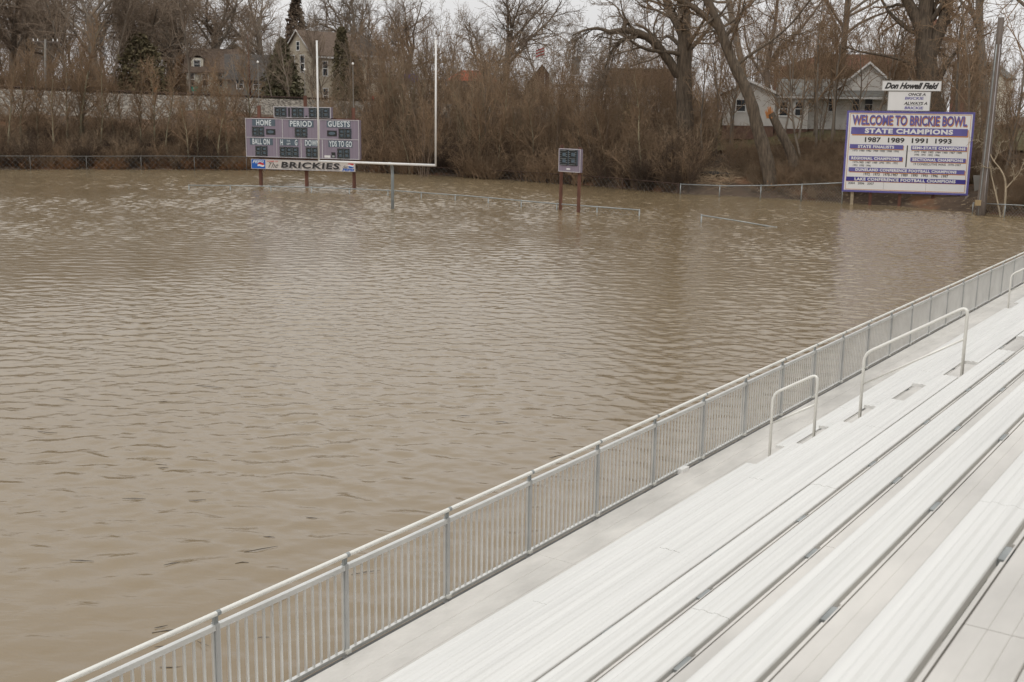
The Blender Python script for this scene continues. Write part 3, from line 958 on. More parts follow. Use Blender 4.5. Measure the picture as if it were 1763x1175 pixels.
def globe(b, x, y, rx, ry):
    cu, cv = b.uv(x, y)
    e = b.uv(x + rx, y); f_ = b.uv(x, y - ry)
    ru, rv = e[0] - cu, f_[1] - cv
    def blob(t0, t1, wav0, wav1, m, d):
        v = []
        ang = np.linspace(t0, t1, 13)
        for t in ang: v.append((math.cos(t), math.sin(t)))
        x0, y0 = v[-1]; x1, y1 = v[0]
        for i in range(1, 8):
            s = i / 8
            v.append((x0 + (x1 - x0) * s, y0 + (y1 - y0) * s + wav0 * math.sin(2 * PI * s)))
        mb = MB(); n = len(v)
        mb.add([b.pt(cu + ru * a, cv + rv * c, d) for a, c in v] + [b.pt(cu + ru * a, cv + rv * c, d - .006) for a, c in v],
               [(i, (i + 1) % n, n + (i + 1) % n, n + i) for i in range(n)], None, [list(range(n))[::-1]])
        mb.build('badge_emblem', m, sc_)
    blob(0, 2 * PI - .01, 0, 0, M['signwhite'], .021)
    blob(.25, PI - .25, .14, 0, M['red'], .026)
    blob(PI + .35, 2 * PI - .35, -.14, 0, M['blue'], .026)
globe(b3, 232, 578, 28, 24); globe(b3, 950, 585, 25, 22)
for (px_, y0, yt, yrod) in ((443, 320, 182, 109), (524, 323, 165, 122), (606, 327, 186, 112)):
    u = (px_ - 424) / 196.0
    q_ = b1.pt(u, 0, -.52); Yp = q_[1]
    top = at(px_, yt, Yp)[2]
    MB().box((q_[0] - .12, Yp - .12, -1), (.24, 0, 0), (0, .24, 0), (0, 0, top + 1)).build('post', M['rust'], sc_)
    rod = at(px_, yrod, Yp)[2]
    rb = MB().tube([(q_[0], Yp, top), (q_[0], Yp, rod)], .032, 6)
    rb.build('lightning_rod', M['greywall'], sc_)
    MB().tube([(q_[0], Yp, rod), (q_[0], Yp, rod + .06), (q_[0], Yp, rod + .13), (q_[0], Yp, rod + .18)], [.05, .09, .07, .02], 8).build('rod_tip', M['white'], sc_)
mb = MB()
for v in (-.035, 1.0):
    mb.box(b1.pt(.03, v, -.62), b1.X * .94, b1.N * .08, (0, 0, .10))
mb.build('cross_beam', M['rust'], sc_)

# ------------------------------------------------------------------ goal post
GL, GR_ = at(549, 278, 70.8), at(750, 285, 67.9)
zc = (GL[2] + GR_[2]) / 2
GL[2] = GR_[2] = zc
gp = thing('goal_post', 'white football goal post on a grey gooseneck rising from the water', 'goal post', (*ground(676, 360)[:2], 0))
tube_obj('crossbar', [GL, GR_], .072, M['white'], gp, 14)
for a, y in ((GL, 70), (GR_, 69)):
    xx = 546.5 if a is GL else 750.5
    top = at(xx, y, a[1])
    tube_obj('upright', [a - np.array([0, 0, .06]), (a[0], a[1], top[2])], .055, M['white'], gp, 12)
mid = GL * .37 + GR_ * .63
gb = ground(676, 360)
gm = (GL + GR_) / 2
gx = np.array([gb[0], gb[1], 0]) 
cc = GL + (GR_ - GL) * .60
nrm = np.array([-(GR_ - GL)[1], (GR_ - GL)[0], 0]); nrm /= np.linalg.norm(nrm)
if nrm[1] < 0: nrm = -nrm
pts = [np.array([gb[0], gb[1], -1.0]), np.array([gb[0], gb[1], zc - .75])]
pts += arc3(np.array([gb[0], gb[1], zc - .75]), np.array([gb[0], gb[1], zc - .02]), np.array([gb[0] * .45 + cc[0] * .55, gb[1] * .45 + cc[1] * .55, zc - .02]), 8)[1:]
pts += [np.array([cc[0], cc[1], zc - .02])]
tube_obj('gooseneck', pts, .095, M['goalgrey'], gp, 12)

# ------------------------------------------------------------------ play clock
ck = thing('play_clock', 'small mauve play clock on two rusty posts in the water', 'play clock', (*ground(981, 364)[:2], 0))
pa, pb = ground(965, 362), ground(996, 366)
cc4 = [(476, 752), (585, 756), (584, 873), (474, 870)]
def c5(x, y): return (800 + x / 2.938, y / 2.938)
b4 = bd(c5(*cc4[0]), c5(*cc4[1]), c5(*cc4[2]), c5(*cc4[3]), cc4, 70.9, 69.6)
b4.slab(0, 0, 1, 1, -.2, 0, MB()).build('cabinet', M['mauve'], ck)
frame(b4, .035, 0, .012, M['trimw'], ck, 'edge_trim')
digits(b4, 483, 759, 572, 838, 2, ck)
b4.rect(516, 852, 534, 860, 0, .012, MB()).build('maker_label', M['signwhite'], ck)
for (g, yt) in ((pa, 250), (pb, 254)):
    q_ = g.copy()
    top = at(999 if g is pb else 967, yt, g[1])[2]
    MB().box((g[0] - .1, g[1] + .05, -1), (.2, 0, 0), (0, .2, 0), (0, 0, top + 1)).build('post', M['rust'], ck)

# ------------------------------------------------------------------ fences
def chain(mb, a, b, z0, z1, sp=.22, r=.0045):
    a, b = np.array(a, float)[:2], np.array(b, float)[:2]
    L = np.linalg.norm(b - a); e = (b - a) / L; h = z1 - z0
    s = -h
    while s < L:
        for dirn in (1, -1):
            s_a, s_b = (s, s + h) if dirn == 1 else (s + h, s)
            za, zb2 = z0, z1
            lo_, hi_ = min(s_a, s_b), max(s_a, s_b)
            if hi_ <= 0 or lo_ >= L: continue
            def cl(x):
                x2 = min(max(x, 0), L); t = (x2 - s_a) / (s_b - s_a); return x2, za + (zb2 - za) * t
            xa, zA = cl(s_a); xb, zB = cl(s_b)
            mb.tube([(*(a + e * xa), zA), (*(a + e * xb), zB)], r, 3, False)
        s += sp
def fence(name, pts, zt, zb, post_sp, label, m, r=.032, wires=True, wsp=.22):
    t = thing(name, label, 'fence', (*pts[len(pts) // 2][:2], 0))
    top = [np.array([p[0], p[1], z]) for p, z in zip(pts, zt)]
    tube_obj('top_rail', top, r, m, t, 8)
    P2 = np.array(top); seg = np.linalg.norm(np.diff(P2, axis=0), axis=1); cum = np.concatenate([[0], np.cumsum(seg)])
    n = max(1, round(cum[-1] / post_sp))
    for i in range(n + 1):
        s = cum[-1] * i / n
        p = np.array([np.interp(s, cum, P2[:, k]) for k in range(3)])
        MB().tube([(p[0], p[1] + .03, zb), (p[0], p[1] + .03, p[2] + .05)], r * 1.15, 8).build('fence_post', m, t, True)
    if wires:
        mb = MB()
        for a, b in zip(top[:-1], top[1:]):
            chain(mb, a, b, zb, min(a[2], b[2]) - .03, wsp)
        mb.build('wire_mesh', M['galv'], t)
    return t
def fp(lst):
    pts, zs = [], []
    for x, y, d in lst:
        p = atd(x, y, d); pts.append(p[:2]); zs.append(p[2])
    return pts, zs
p_, z_ = fp([(-260, 271, 115), (0, 269, 114), (140, 269.5, 113.6), (280, 269, 113.4), (424, 270, 113)])
fence('chain_link_fence', p_, z_, -.3, 3.05 * 1.5, 'grey chain link fence at the foot of the railway bank left of the scoreboard', M['galv_dull'], .032, True, .5)
p_, z_ = fp([(424.5, 270, 113), (620, 281, 111), (780, 290, 106), (900, 296, 100), (1060, 307, 92.5), (1168, 317, 88)])
fence('chain_link_fence', p_, z_, -.3, 5.5, 'dark rusty chain link fence half sunk among the flooded bushes', M['iron'], .035, True, .5)
p_, z_ = fp([(1172, 317.5, 88), (1250, 320.5, 86.6), (1335, 319.5, 85.4), (1394, 317.5, 84.2), (1452, 315, 83)])
fence('chain_link_fence', p_, z_, -.2, 3.4, 'silver chain link fence on the right bank running up to the welcome sign', M['galv'], .036)
p_, z_ = fp([(1676, 350, 79), (1720, 352, 77.5), (1800, 356, 76)])
fence('chain_link_fence', p_, z_, -.2, 2.6, 'grey chain link fence right of the wooden pole', M['galv'], .03)
wf = [ground(325, 318.6, .36), ground(410, 320, .36), ground(540, 323, .36), ground(676, 328.5, .36), ground(810, 338, .36), ground(943, 350, .36), ground(1101, 362, .36)]
fence('field_fence', [p[:2] for p in wf], [.33] + [.36] * 6, -.6, 3.1, 'long silver fence just breaking the flood surface in front of the scoreboard', M['galv'], .034, True, .3)
p5 = [ground(1208, 371, .40), ground(1270, 380, .22), ground(1337, 391, .02)]
ff = fence('field_fence', [p[:2] for p in p5], [.40, .20, -.02], -.6, 20, 'short broken fence rail dipping into the water on the right', M['galv'], .034, False)

# ------------------------------------------------------------------ leaning wooden pole and things by it
pl = thing('utility_pole', 'tall leaning grey wooden pole right of the welcome sign', 'pole', (*ground(1688, 370)[:2], 0))
g0 = ground(1688, 371)
tp = at(1724, 30, g0[1] - 1.0)
pts = [g0 + (tp - g0) * t + np.array([0, 0, 0]) for t in np.linspace(-.06, 1, 9)]
tube_obj('pole_shaft', pts, np.linspace(.30, .185, 9), M['wood'], pl, 14)
off = np.array([-.20, -.16, 0])
tube_obj('conduit', [p + off * (1 - .3 * i / 8) for i, p in enumerate(pts[:8])] , .045, M['galv'], pl, 8)
off2 = np.array([.02, -.27, 0])
tube_obj('cable', [p + off2 * (1 - .3 * i / 8) for i, p in enumerate(pts[1:8])], .025, M['trimw'], pl, 6)
q_ = at(1684, 349, g0[1] - .5)
MB().box(q_ + np.array([-.15, 0, -.20]), (.34, 0, 0), (0, .16, 0), (0, 0, .34)).build('meter_box', M['yellow'], pl)
a = ground(1644, 362); b = at(1668, 337, a[1] + .6)
tag(MB().tube([a, b], .06, 6).build('strut', M['wood']), 'grey diagonal timber strut propped beside the right corner of the welcome sign', 'strut')
a = ground(1696, 362)
o = MB().box((a[0] - .1, a[1] + 1.2, -.3), (.75, .25, 0), (.04, .12, 0), (-.35, .2, 2.5)).build('slab', M['greywall'])
tag(o, 'dark grey upright slab behind the foot of the leaning pole', 'slab')

# ------------------------------------------------------------------ vegetation
class RS:
    pass
def nrmv(v):
    return v / (np.linalg.norm(v) + 1e-12)
def grow(parts, rng, p, d, L, r, lvl, prm):
    n = prm['seg'][lvl]
    pts = [np.array(p, float)]; d = nrmv(np.array(d, float))
    st = L / n
    for i in range(n):
        d = nrmv(d + rng.normal(0, prm['wan'][lvl], 3) + np.array([0, 0, prm['up'][lvl]]))
        pts.append(pts[-1] + d * st)
    t = np.linspace(0, 1, n + 1)
    rad = r * (1 - t * (1 - prm['tap'][lvl]))
    rad = np.maximum(rad, prm['rmin'])
    parts[0 if lvl <= prm['tl'] else 1].append((np.array(pts), rad, prm['sides'][lvl]))
    if lvl + 1 < len(prm['seg']):
        nc = prm['nc'][lvl]; nc = max(1, int(round(nc * rng.uniform(.8, 1.2))))
        for c in range(nc):
            f = prm['st'][lvl] + (1 - prm['st'][lvl]) * ((c + rng.uniform(.1, .9)) / nc)
            f = min(f, .995)
            x = f * n; i = min(int(x), n - 1)
            q = pts[i] + (pts[i + 1] - pts[i]) * (x - i)
            dd = nrmv(pts[i + 1] - pts[i])
            rv = rng.normal(0, 1, 3); rv -= dd * rv.dot(dd); rv = nrmv(rv)
            ang = math.radians(rng.uniform(*prm['ang'][lvl]))
            cd = dd * math.cos(ang) + rv * math.sin(ang)
            cl = L * prm['lr'][lvl] * rng.uniform(.7, 1.25) * (1 - prm['fall'][lvl] * f)
            cr = min(r * (1 - f * (1 - prm['tap'][lvl])) * .8, r * prm['rr'][lvl])
            grow(parts, rng, q, cd, cl, cr, lvl + 1, prm)
def tubes_mb(lst, mb=None):
    mb = mb or MB()
    for pts, rad, n in lst:
        mb.tube(pts, rad, n, False)
    return mb
OAK = dict(seg=[5, 6, 5, 3, 2], wan=[.05, .16, .18, .18, .2], up=[.02, .05, .03, .02, .0], tap=[.75, .32, .3, .4, .6], tl=1, rmin=.011,
           sides=[9, 6, 4, 3, 3], nc=[9, 8, 8, 5], st=[.5, .18, .1, .1], ang=[(28, 72), (28, 62), (25, 60), (20, 60)], lr=[1.05, .52, .52, .75], fall=[.25, .35, .3, .3], rr=[.42, .42, .45, .5])
SLENDER = dict(seg=[9, 5, 3, 2], wan=[.06, .14, .22, .3], up=[.04, .10, .06, .02], tap=[.15, .3, .4, .6], tl=0, rmin=.010,
               sides=[7, 4, 3, 3], nc=[26, 8, 5], st=[.22, .12, .1], ang=[(22, 50), (25, 60), (30, 75)], lr=[.42, .42, .42], fall=[.6, .4, .3], rr=[.38, .5, .6])
VASE = dict(seg=[8, 5, 3, 2], wan=[.07, .15, .22, .3], up=[.05, .09, .05, .0], tap=[.2, .3, .4, .6], tl=0, rmin=.009,
            sides=[5, 4, 3, 3], nc=[9, 6, 5], st=[.2, .12, .1], ang=[(18, 42), (22, 60), (30, 75)], lr=[.42, .42, .45], fall=[.5, .4, .3], rr=[.42, .5, .6])
OAKL = dict(OAK, nc=[8, 5, 5, 4], rmin=.012)
SLEN_OPEN = dict(SLENDER, nc=[15, 6, 4], rmin=.011)
SHRUB = dict(seg=[5, 3, 2], wan=[.13, .22, .3], up=[.03, .04, .0], tap=[.3, .4, .6], tl=0, rmin=.006,
             sides=[4, 3, 3], nc=[9, 5], st=[.15, .1], ang=[(20, 55), (30, 75)], lr=[.5, .45], fall=[.4, .3], rr=[.5, .6])

def proto_tree(name, seed, kind, Hh, r, trunk_m, twig_m, stems=1, spread=.3):
    rng = np.random.RandomState(seed)
    parts = [[], []]
    for i in range(stems):
        th = rng.uniform(0, 2 * PI)
        if stems > 1:
            d = np.array([math.cos(th) * spread * rng.uniform(.3, 1.2), math.sin(th) * spread * rng.uniform(.3, 1.2), 1.0])
            p = np.array([math.cos(th) * .25, math.sin(th) * .25, -.3])
        else:
            d = np.array([rng.normal(0, .05), rng.normal(0, .05), 1.0]); p = np.array([0, 0, -.4])
        L = Hh * (.50 if kind is OAK else 1.0) * (rng.uniform(.75, 1.05) if stems > 1 else 1)
        grow(parts, rng, p, d, L, r * (rng.uniform(.6, 1) if stems > 1 else 1), 0, kind)
    tr = tubes_mb(parts[0]).build('trunk', trunk_m, None, True)
    cr = tubes_mb(parts[1]).build('crown', twig_m, None, True)
    me = (tr.data, cr.data)
    D.objects.remove(tr); D.objects.remove(cr)
    return me
def place_tree(name, protos, loc, rot, sc, label, group=None, cat='tree', mats=None):
    r = thing(name, label, cat, loc, rot, group)
    r.scale = (sc[0], sc[0], sc[1]) if isinstance(sc, tuple) else (sc, sc, sc)
    for nm, me in zip(('trunk', 'crown'), protos):
        o = D.objects.new(nm, me); COL.objects.link(o); o.parent = r
    return r
def loc_px(x, d):
    a = az_of(x)
    return np.array([d * math.sin(a), d * math.cos(a), Zt(a, d)])

OAKS = [proto_tree('oak', 11 + i, OAK, 17, .42, M['bark_grey'], M['twig_grey']) for i in range(4)]
SLEN = [proto_tree('slender', 31 + i, SLENDER, 11, .14, M['bark_green'], M['twig']) for i in range(4)]
SLENO = [proto_tree('slender', 71 + i, SLEN_OPEN, 11, .11, M['bark_grey'], M['twig']) for i in range(4)]
OAKN = [proto_tree('oak', 81 + i, OAKL, 17, .40, M['bark_grey'], M['twig']) for i in range(2)]
SLENG = [proto_tree('slender', 41 + i, SLENDER, 15, .15, M['bark_grey'], M['twig_grey']) for i in range(3)]
VAS = [proto_tree('vase', 51 + i, VASE, 9, .07, M['bark_brown'], M['twig'], 8, .38) for i in range(4)]
VAST = [proto_tree('vase', 61 + i, VASE, 9, .06, M['bark_green'], M['twig_tan'], 9, .42) for i in range(2)]
rs = random.Random(5)

def oak_at(x, d, sc, label, k, rot=None, group=None):
    p = loc_px(x, d)
    return place_tree('bare_tree', OAKN[k % 2] if d < 165 and x > 1200 else OAKS[k], p, rs.uniform(0, 6.28) if rot is None else rot, sc, label, group)
# the big spreading oaks that stand out
oak_at(385, 176, 1.35, 'broad dark bare oak rising behind the cream house left of the scoreboard', 0, 1.0)
oak_at(620, 205, 1.45, 'tall bare oak rising between the goal post uprights', 1, 2.2)
oak_at(690, 215, 1.35, 'rounded bare oak just right of the tallest one between the uprights', 2, .6)
oak_at(868, 200, 1.50, 'wide spreading bare oak in the centre against the open sky', 3, 3.3)
oak_at(832, 165, .95, 'low forking bare oak leaning left of the central spreading oak', 0, 4.4)
oak_at(300, 185, 1.25, 'bare oak with tangled limbs above the left end of the cream house', 2, 5.0)
oak_at(455, 180, 1.3, 'bare oak filling the sky above the dark grey roof', 3, .3)
oak_at(1290, 150, 1.15, 'bare forking tree directly behind the white sided house roof', 1, 1.9)
oak_at(1445, 160, 1.15, 'bare wide tree above the gable of the white sided house', 2, 2.9)
oak_at(1700, 120, 1.0, 'dark twiggy tree behind the top of the leaning pole', 3, .9)
oak_at(1770, 110, 1.0, 'dark twiggy tree at the upper right edge', 0, 2.0)
for i, x in enumerate((-60, 20, 90, 165, 235)):
    oak_at(x, 165 + 12 * (i % 3), 1.25 + .1 * (i % 2), 'tall grey bare tree in the wood beyond the left end of the track', i % 4, None, 'wood beyond the left end of the track')
for i, x in enumerate((-120, -30, 45, 120, 195, 262, 330)):
    p = loc_px(x, 158 + 9 * (i % 3))
    place_tree('bare_tree', SLENG[i % 3], p, rs.uniform(0, 6.3), 1.25, 'slim grey bare tree just beyond the left part of the track', 'slim trees beyond the left part of the track')
for i, x in enumerate((500, 560, 730, 775, 930, 985, 1050, 1110, 1190, 1235)):
    p = loc_px(x, 215 + 10 * (i % 3))
    place_tree('bare_tree', SLENG[i % 3], p, rs.uniform(0, 6.3), (1.2, 1.15), 'slim pale bare tree far behind the middle of the track', 'slim trees far behind the middle of the track')
# brown bushy trees along the middle of the bank
for i in range(25):
    x = 585 + i * 24 + rs.uniform(-9, 9)
    off = rs.uniform(1, 26)
    a = az_of(x); d = shore(a) + off
    hgt = np.interp(x, [585, 640, 720, 800, 880, 960, 1060, 1150, 1200], [.75, 1.2, 1.5, 1.2, 1.0, .92, .98, .9, .75])
    pr = VAST[i % 2] if i % 4 == 1 else VAS[i % 4]
    place_tree('bushy_tree', pr, loc_px(x, d), rs.uniform(0, 6.3), (hgt * .85, hgt * rs.uniform(.85, 1.1)),
               'many stemmed brown bushy tree in the thicket on the middle of the bank', 'bushy trees on the middle of the bank', 'bushy tree')
for i, x in enumerate([955, 985, 1012, 1040, 1068, 1095, 1120, 1148, 690, 730, 815, 905]):
    d = 104 + (i * 7) % 31; s = rs.uniform(.95, 1.25)
    place_tree('bushy_tree', VAS[i % 4], loc_px(x, d), rs.uniform(0, 6.3), (s * .85, s),
               'tall many stemmed bushy tree on the upper part of the middle bank', 'tall bushy trees on the upper middle bank', 'bushy tree')
# saplings in front of the railway bank
SX = [-40, 8, 30, 62, 88, 112, 133, 141, 168, 196, 214, 238, 262, 281, 303, 322, 338, 352, 371, 389, 408, 432, 640, 668]
for i, x in enumerate(SX):
    a = az_of(x); d = shore(a) + rs.uniform(.6, 7)
    s = rs.uniform(.55, .95) * (1.25 if x in (133, 338) else 1)
    place_tree('sapling', SLEN[i % 4], loc_px(x, d), rs.uniform(0, 6.3), (s, s * rs.uniform(.95, 1.1)),
               'thin greenish bare sapling at the foot of the railway bank behind the left fence', 'saplings at the foot of the railway bank', 'sapling')
for i, x in enumerate([662, 705, 742, 790, 824, 858, 893, 921, 958, 1012, 1047, 1083, 1108]):
    a = az_of(x); d = shore(a) + rs.uniform(-.5, 5)
    s = rs.uniform(.5, .85)
    place_tree('sapling', SLEN[i % 4], loc_px(x, d), rs.uniform(0, 6.3), (s, s), 'thin bare stem rising from the flooded thicket between the goal post and the arching tree', 'saplings in the flooded middle thicket', 'sapling')
# slim trees around the white house
for i, (x, o_, s) in enumerate([(1352, 13, .9), (1388, 8.5, 1.0), (1408, 10, 1.15), (1432, 11, 1.1), (1418, 15, .8), (1500, 15, 1.1), (1262, 15, .8), (1236, 12, .95), (1212, 8, .9), (1535, 20, 1.0), (1648, 10, 1.15), (1664, 9, 1.1), (1740, 6, 1.1), (1768, 8, 1.2)]):
    a = az_of(x); d = shore(a) + o_
    pos = 'in front of the white sided house' if x < 1500 and x > 1300 else ('between the arching tree and the white sided house' if x < 1300 else 'behind the welcome sign and the leaning pole')
    place_tree('slim_tree', SLENO[(i + 1) % 4], loc_px(x, d), rs.uniform(0, 6.3), (s, s * 1.15),
               'slim bare tree ' + pos, 'slim bare trees ' + pos)
for i, (x, o_, s) in enumerate([(1190, 14, .7), (1225, 10, .6), (1262, 6, .45), (1480, 7, .5), (1560, 6, .6), (1700, 6, .7), (1735, 9, .85), (1765, 6, .8), (1610, 14, .9), (1540, 20, .8)]):
    a = az_of(x); d = shore(a) + o_
    place_tree('shrub', VAS[i % 4], loc_px(x, d), rs.uniform(0, 6.3), (s, s), 'bare brown shrub on the right bank', 'bare shrubs on the right bank', 'shrub')

for i, (x, d, s) in enumerate([(470, 150, .7), (498, 147, .75), (536, 148, .75), (556, 150, .85), (600, 148, .8), (628, 150, .9), (655, 148, .95), (408, 150, .85)]):
    place_tree('slim_tree', SLENG[i % 3], loc_px(x, d), rs.uniform(0, 6.3), (s, s), 'thin bare tree just beyond the track in front of the houses on the left', 'thin bare trees in front of the left houses')
for i, x in enumerate([1268, 1300, 1335, 1372, 1402, 1440, 1476, 1512, 1548, 1580, 1625, 1655, 1690]):
    d = (122, 131, 140)[i % 3]; s = (1.1, 1.3, 1.5)[i % 3]
    place_tree('bushy_tree', VAS[i % 4], loc_px(x, d), rs.uniform(0, 6.3), (s * .9, s), 'many stemmed brown bushy tree behind the white sided house', 'bushy trees behind the white sided house', 'bushy tree')
for i, (x, o_, s) in enumerate([(1262, 12.5, .9), (1345, 14.5, .75), (1376, 14, .8), (1404, 15, .85), (1440, 15, .9), (1415, 12, .5), (1520, 15, .9), (1478, 15.5, .8)]):
    a = az_of(x); d = shore(a) + o_
    place_tree('sapling', SLENO[i % 4], loc_px(x, d), rs.uniform(0, 6.3), (s * 1.2, s), 'thin twiggy bare sapling on the lawn in front of the white sided house', 'saplings on the lawn by the white sided house', 'sapling')
# trees traced limb by limb
def limb(mb_lst, prm_lst, lst, d, r0, r1, sides=10):
    pts = [atd(x, y, d + dd) for x, y, dd in lst]
    P_ = np.array(pts)
    # smooth with Catmull style resampling
    t = np.linspace(0, len(P_) - 1, (len(P_) - 1) * 4 + 1)
    Q = np.stack([np.interp(t, range(len(P_)), P_[:, k]) for k in range(3)], 1)
    for _ in range(3):
        Q[1:-1] = (Q[:-2] + 2 * Q[1:-1] + Q[2:]) / 4
    R_ = np.linspace(r0, r1, len(Q)) * (1 + .05 * np.sin(np.arange(len(Q)) * 1.7))
    mb_lst.append((Q, R_, sides))
    return Q, R_
def sprout(parts, rng, Q, R_, f0, f1, n, L, prm, lvl=1, down=0.0, rs_=.35):
    for i in range(n):
        f = rng.uniform(f0, f1); x = f * (len(Q) - 1); k = min(int(x), len(Q) - 2)
        q = Q[k] + (Q[k + 1] - Q[k]) * (x - k)
        dd = nrmv(Q[k + 1] - Q[k]); rv = rng.normal(0, 1, 3); rv -= dd * rv.dot(dd); rv = nrmv(rv)
        ang = math.radians(rng.uniform(25, 75))
        c = dd * math.cos(ang) + rv * math.sin(ang) + np.array([0, 0, -down])
        grow(parts, rng, q, c, L * rng.uniform(.6, 1.3), max(.03, R_[k] * rs_), lvl, prm)
def traced(name, label, base_px, d, limbs, m_t, m_c, seed, prm=OAKL, cat='tree'):
    rng = np.random.RandomState(seed)
    b = loc_px(base_px, d)
    t = thing(name, label, cat, b)
    parts = [[], []]
    for L in limbs:
        Q, R_ = limb(parts[0], None, L['p'], d, L['r'][0], L['r'][1])
        if L.get('n'):
            sprout(parts, rng, Q, R_, L.get('f0', .3), 1, L['n'], L['L'], prm, L.get('lvl', 1), L.get('down', 0))
    tubes_mb(parts[0]).build('trunk', m_t, t, True)
    if parts[1]: tubes_mb(parts[1]).build('crown', m_c, t, True)
    return t
traced('arching_tree', 'thick grey tree on the right bank with a heavy limb arching down to the left', 1180, 99, [
    dict(p=[(1184, 262, 0), (1180, 215, 0), (1177, 160, 0), (1178, 100, 0), (1178, 40, 0), (1176, -40, 0), (1182, -130, 0)], r=(.78, .40), n=9, L=5.5, f0=.5),
    dict(p=[(1168, 130, 0), (1152, 105, -.5), (1128, 72, -1), (1100, 56, -1.4), (1072, 52, -1.7), (1050, 56, -2)], r=(.42, .22), n=9, L=4.2, f0=.35, down=.3),
    dict(p=[(1125, 70, -1), (1095, 60, -1.2), (1065, 72, -1.6), (1048, 96, -2), (1040, 125, -2.2)], r=(.22, .06), n=7, L=2.5, down=.5),
    dict(p=[(1074, 52, -1.7), (1076, 44, -1.7), (1077, 32, -1.7)], r=(.20, .17), n=0),
    dict(p=[(1128, 68, -1), (1112, 48, -1), (1094, 43, -1)], r=(.16, .09), n=2, L=2),
    dict(p=[(1176, 60, 0), (1160, 30, .5), (1148, 5, .8), (1138, -40, 1)], r=(.40, .26), n=6, L=5),
    dict(p=[(1050, 56, -2), (1030, 48, -2.2), (1005, 52, -2.6), (985, 62, -3)], r=(.17, .05), n=8, L=3.4, down=.1),
    ], M['bark_big'], M['twig_grey'], 5)
traced('leaning_tree', 'long bare trunk leaning left in front of the white sided house', 1325, 88.5, [
    dict(p=[(1330, 330, 0), (1322, 285, 0), (1312, 245, 0), (1302, 215, 0), (1296, 185, 0), (1284, 150, 0), (1262, 110, 0), (1245, 65, 0), (1232, 30, 0), (1212, -10, 0), (1195, -70, 0)], r=(.54, .27), n=12, L=4.2, f0=.62),
    dict(p=[(1240, 52, 0), (1222, 35, 0), (1195, 12, 0), (1168, 0, 0), (1130, -20, 0)], r=(.27, .15), n=8, L=3.2, f0=.3),
    dict(p=[(1262, 118, 0), (1290, 95, .5), (1330, 70, 1), (1365, 40, 1.4), (1395, 0, 2)], r=(.12, .06), n=8, L=3.0, f0=.2),
    ], M['bark_big'], M['twig'], 8)
rngs = np.random.RandomState(3)
stp = thing('snapped_trunk', 'snapped leaning tree trunk with a raw orange splintered top before the white house', 'tree stump', loc_px(1362, 95))
parts = [[], []]
Q, R_ = limb(parts[0], None, [(1368, 288, 0), (1362, 262, 0), (1348, 235, 0), (1335, 210, 0), (1327, 196, 0)], 92, .42, .27)
tubes_mb(parts[0]).build('trunk', M['bark_big'], stp, True)
mb = MB()
tp_ = Q[-1]
for i in range(26):
    a = rngs.uniform(0, 2 * PI); rr = rngs.uniform(0, .26)
    p0 = tp_ + np.array([math.cos(a) * rr, math.sin(a) * rr, -.35]); 
    mb.tube([p0, p0 + np.array([rngs.normal(-.1, .08), rngs.normal(0, .08), rngs.uniform(.45, 1.0)])], [.075, .012], 4)
mb.build('splinters', M['splinter'], stp)
traced('forked_tree', 'massive grey trunk forking into three limbs above the welcome sign', 1600, 97, [
    dict(p=[(1608, 240, 0), (1602, 190, 0), (1598, 140, 0), (1594, 90, 0), (1590, 45, 0), (1596, 0, 0), (1602, -60, 0)], r=(1.05, .42), n=7, L=5, f0=.55),
    dict(p=[(1590, 60, 0), (1575, 25, 0), (1558, -5, 0), (1535, -50, 0)], r=(.52, .34), n=6, L=5),
    dict(p=[(1602, 95, 0), (1615, 60, 0), (1628, 25, 0), (1636, -10, 0), (1640, -60, 0)], r=(.50, .36), n=6, L=5),
    dict(p=[(1612, 150, 0), (1630, 110, 0), (1650, 85, .5), (1668, 60, .8)], r=(.22, .08), n=6, L=3),
    dict(p=[(1592, 130, 0), (1560, 105, 0), (1520, 95, 0), (1480, 90, .4), (1455, 80, .6)], r=(.16, .05), n=9, L=3.2),
    ], M['bark_big'], M['twig'], 12)
traced('curved_tree', 'bare tree with two upright curving limbs behind the snapped trunk', 1390, 112, [
    dict(p=[(1330, 232, 0), (1326, 170, 0), (1318, 130, 0), (1325, 90, 0), (1335, 40, 0), (1340, -10, 0)], r=(.33, .12), n=10, L=4, f0=.2),
    dict(p=[(1320, 120, 0), (1340, 85, 0), (1370, 60, 0), (1395, 30, 0), (1420, -5, 0)], r=(.20, .08), n=10, L=3.6, f0=.2),
    dict(p=[(1322, 140, 0), (1295, 105, 0), (1280, 60, 0), (1285, 10, 0)], r=(.16, .06), n=7, L=3, f0=.2)], M['bark_brown'], M['twig'], 15)
traced('pale_sapling', 'pale yellowish forked sapling standing in the water right of the leaning pole', 1727, 77.6, [
    dict(p=[(1727, 380, 0), (1731, 345, 0), (1732, 310, 0), (1722, 290, 0), (1708, 275, 0), (1700, 250, 0)], r=(.075, .02), n=3, L=1.2, lvl=2),
    dict(p=[(1724, 380, 0), (1716, 340, 0), (1706, 300, 0), (1702, 265, 0)], r=(.06, .02), n=3, L=1.0, lvl=2),
    dict(p=[(1732, 325, 0), (1745, 310, 0), (1756, 298, 0), (1762, 280, 0)], r=(.045, .015), n=4, L=.9, lvl=2)], M['bark_pale'], M['bark_pale'], 18)

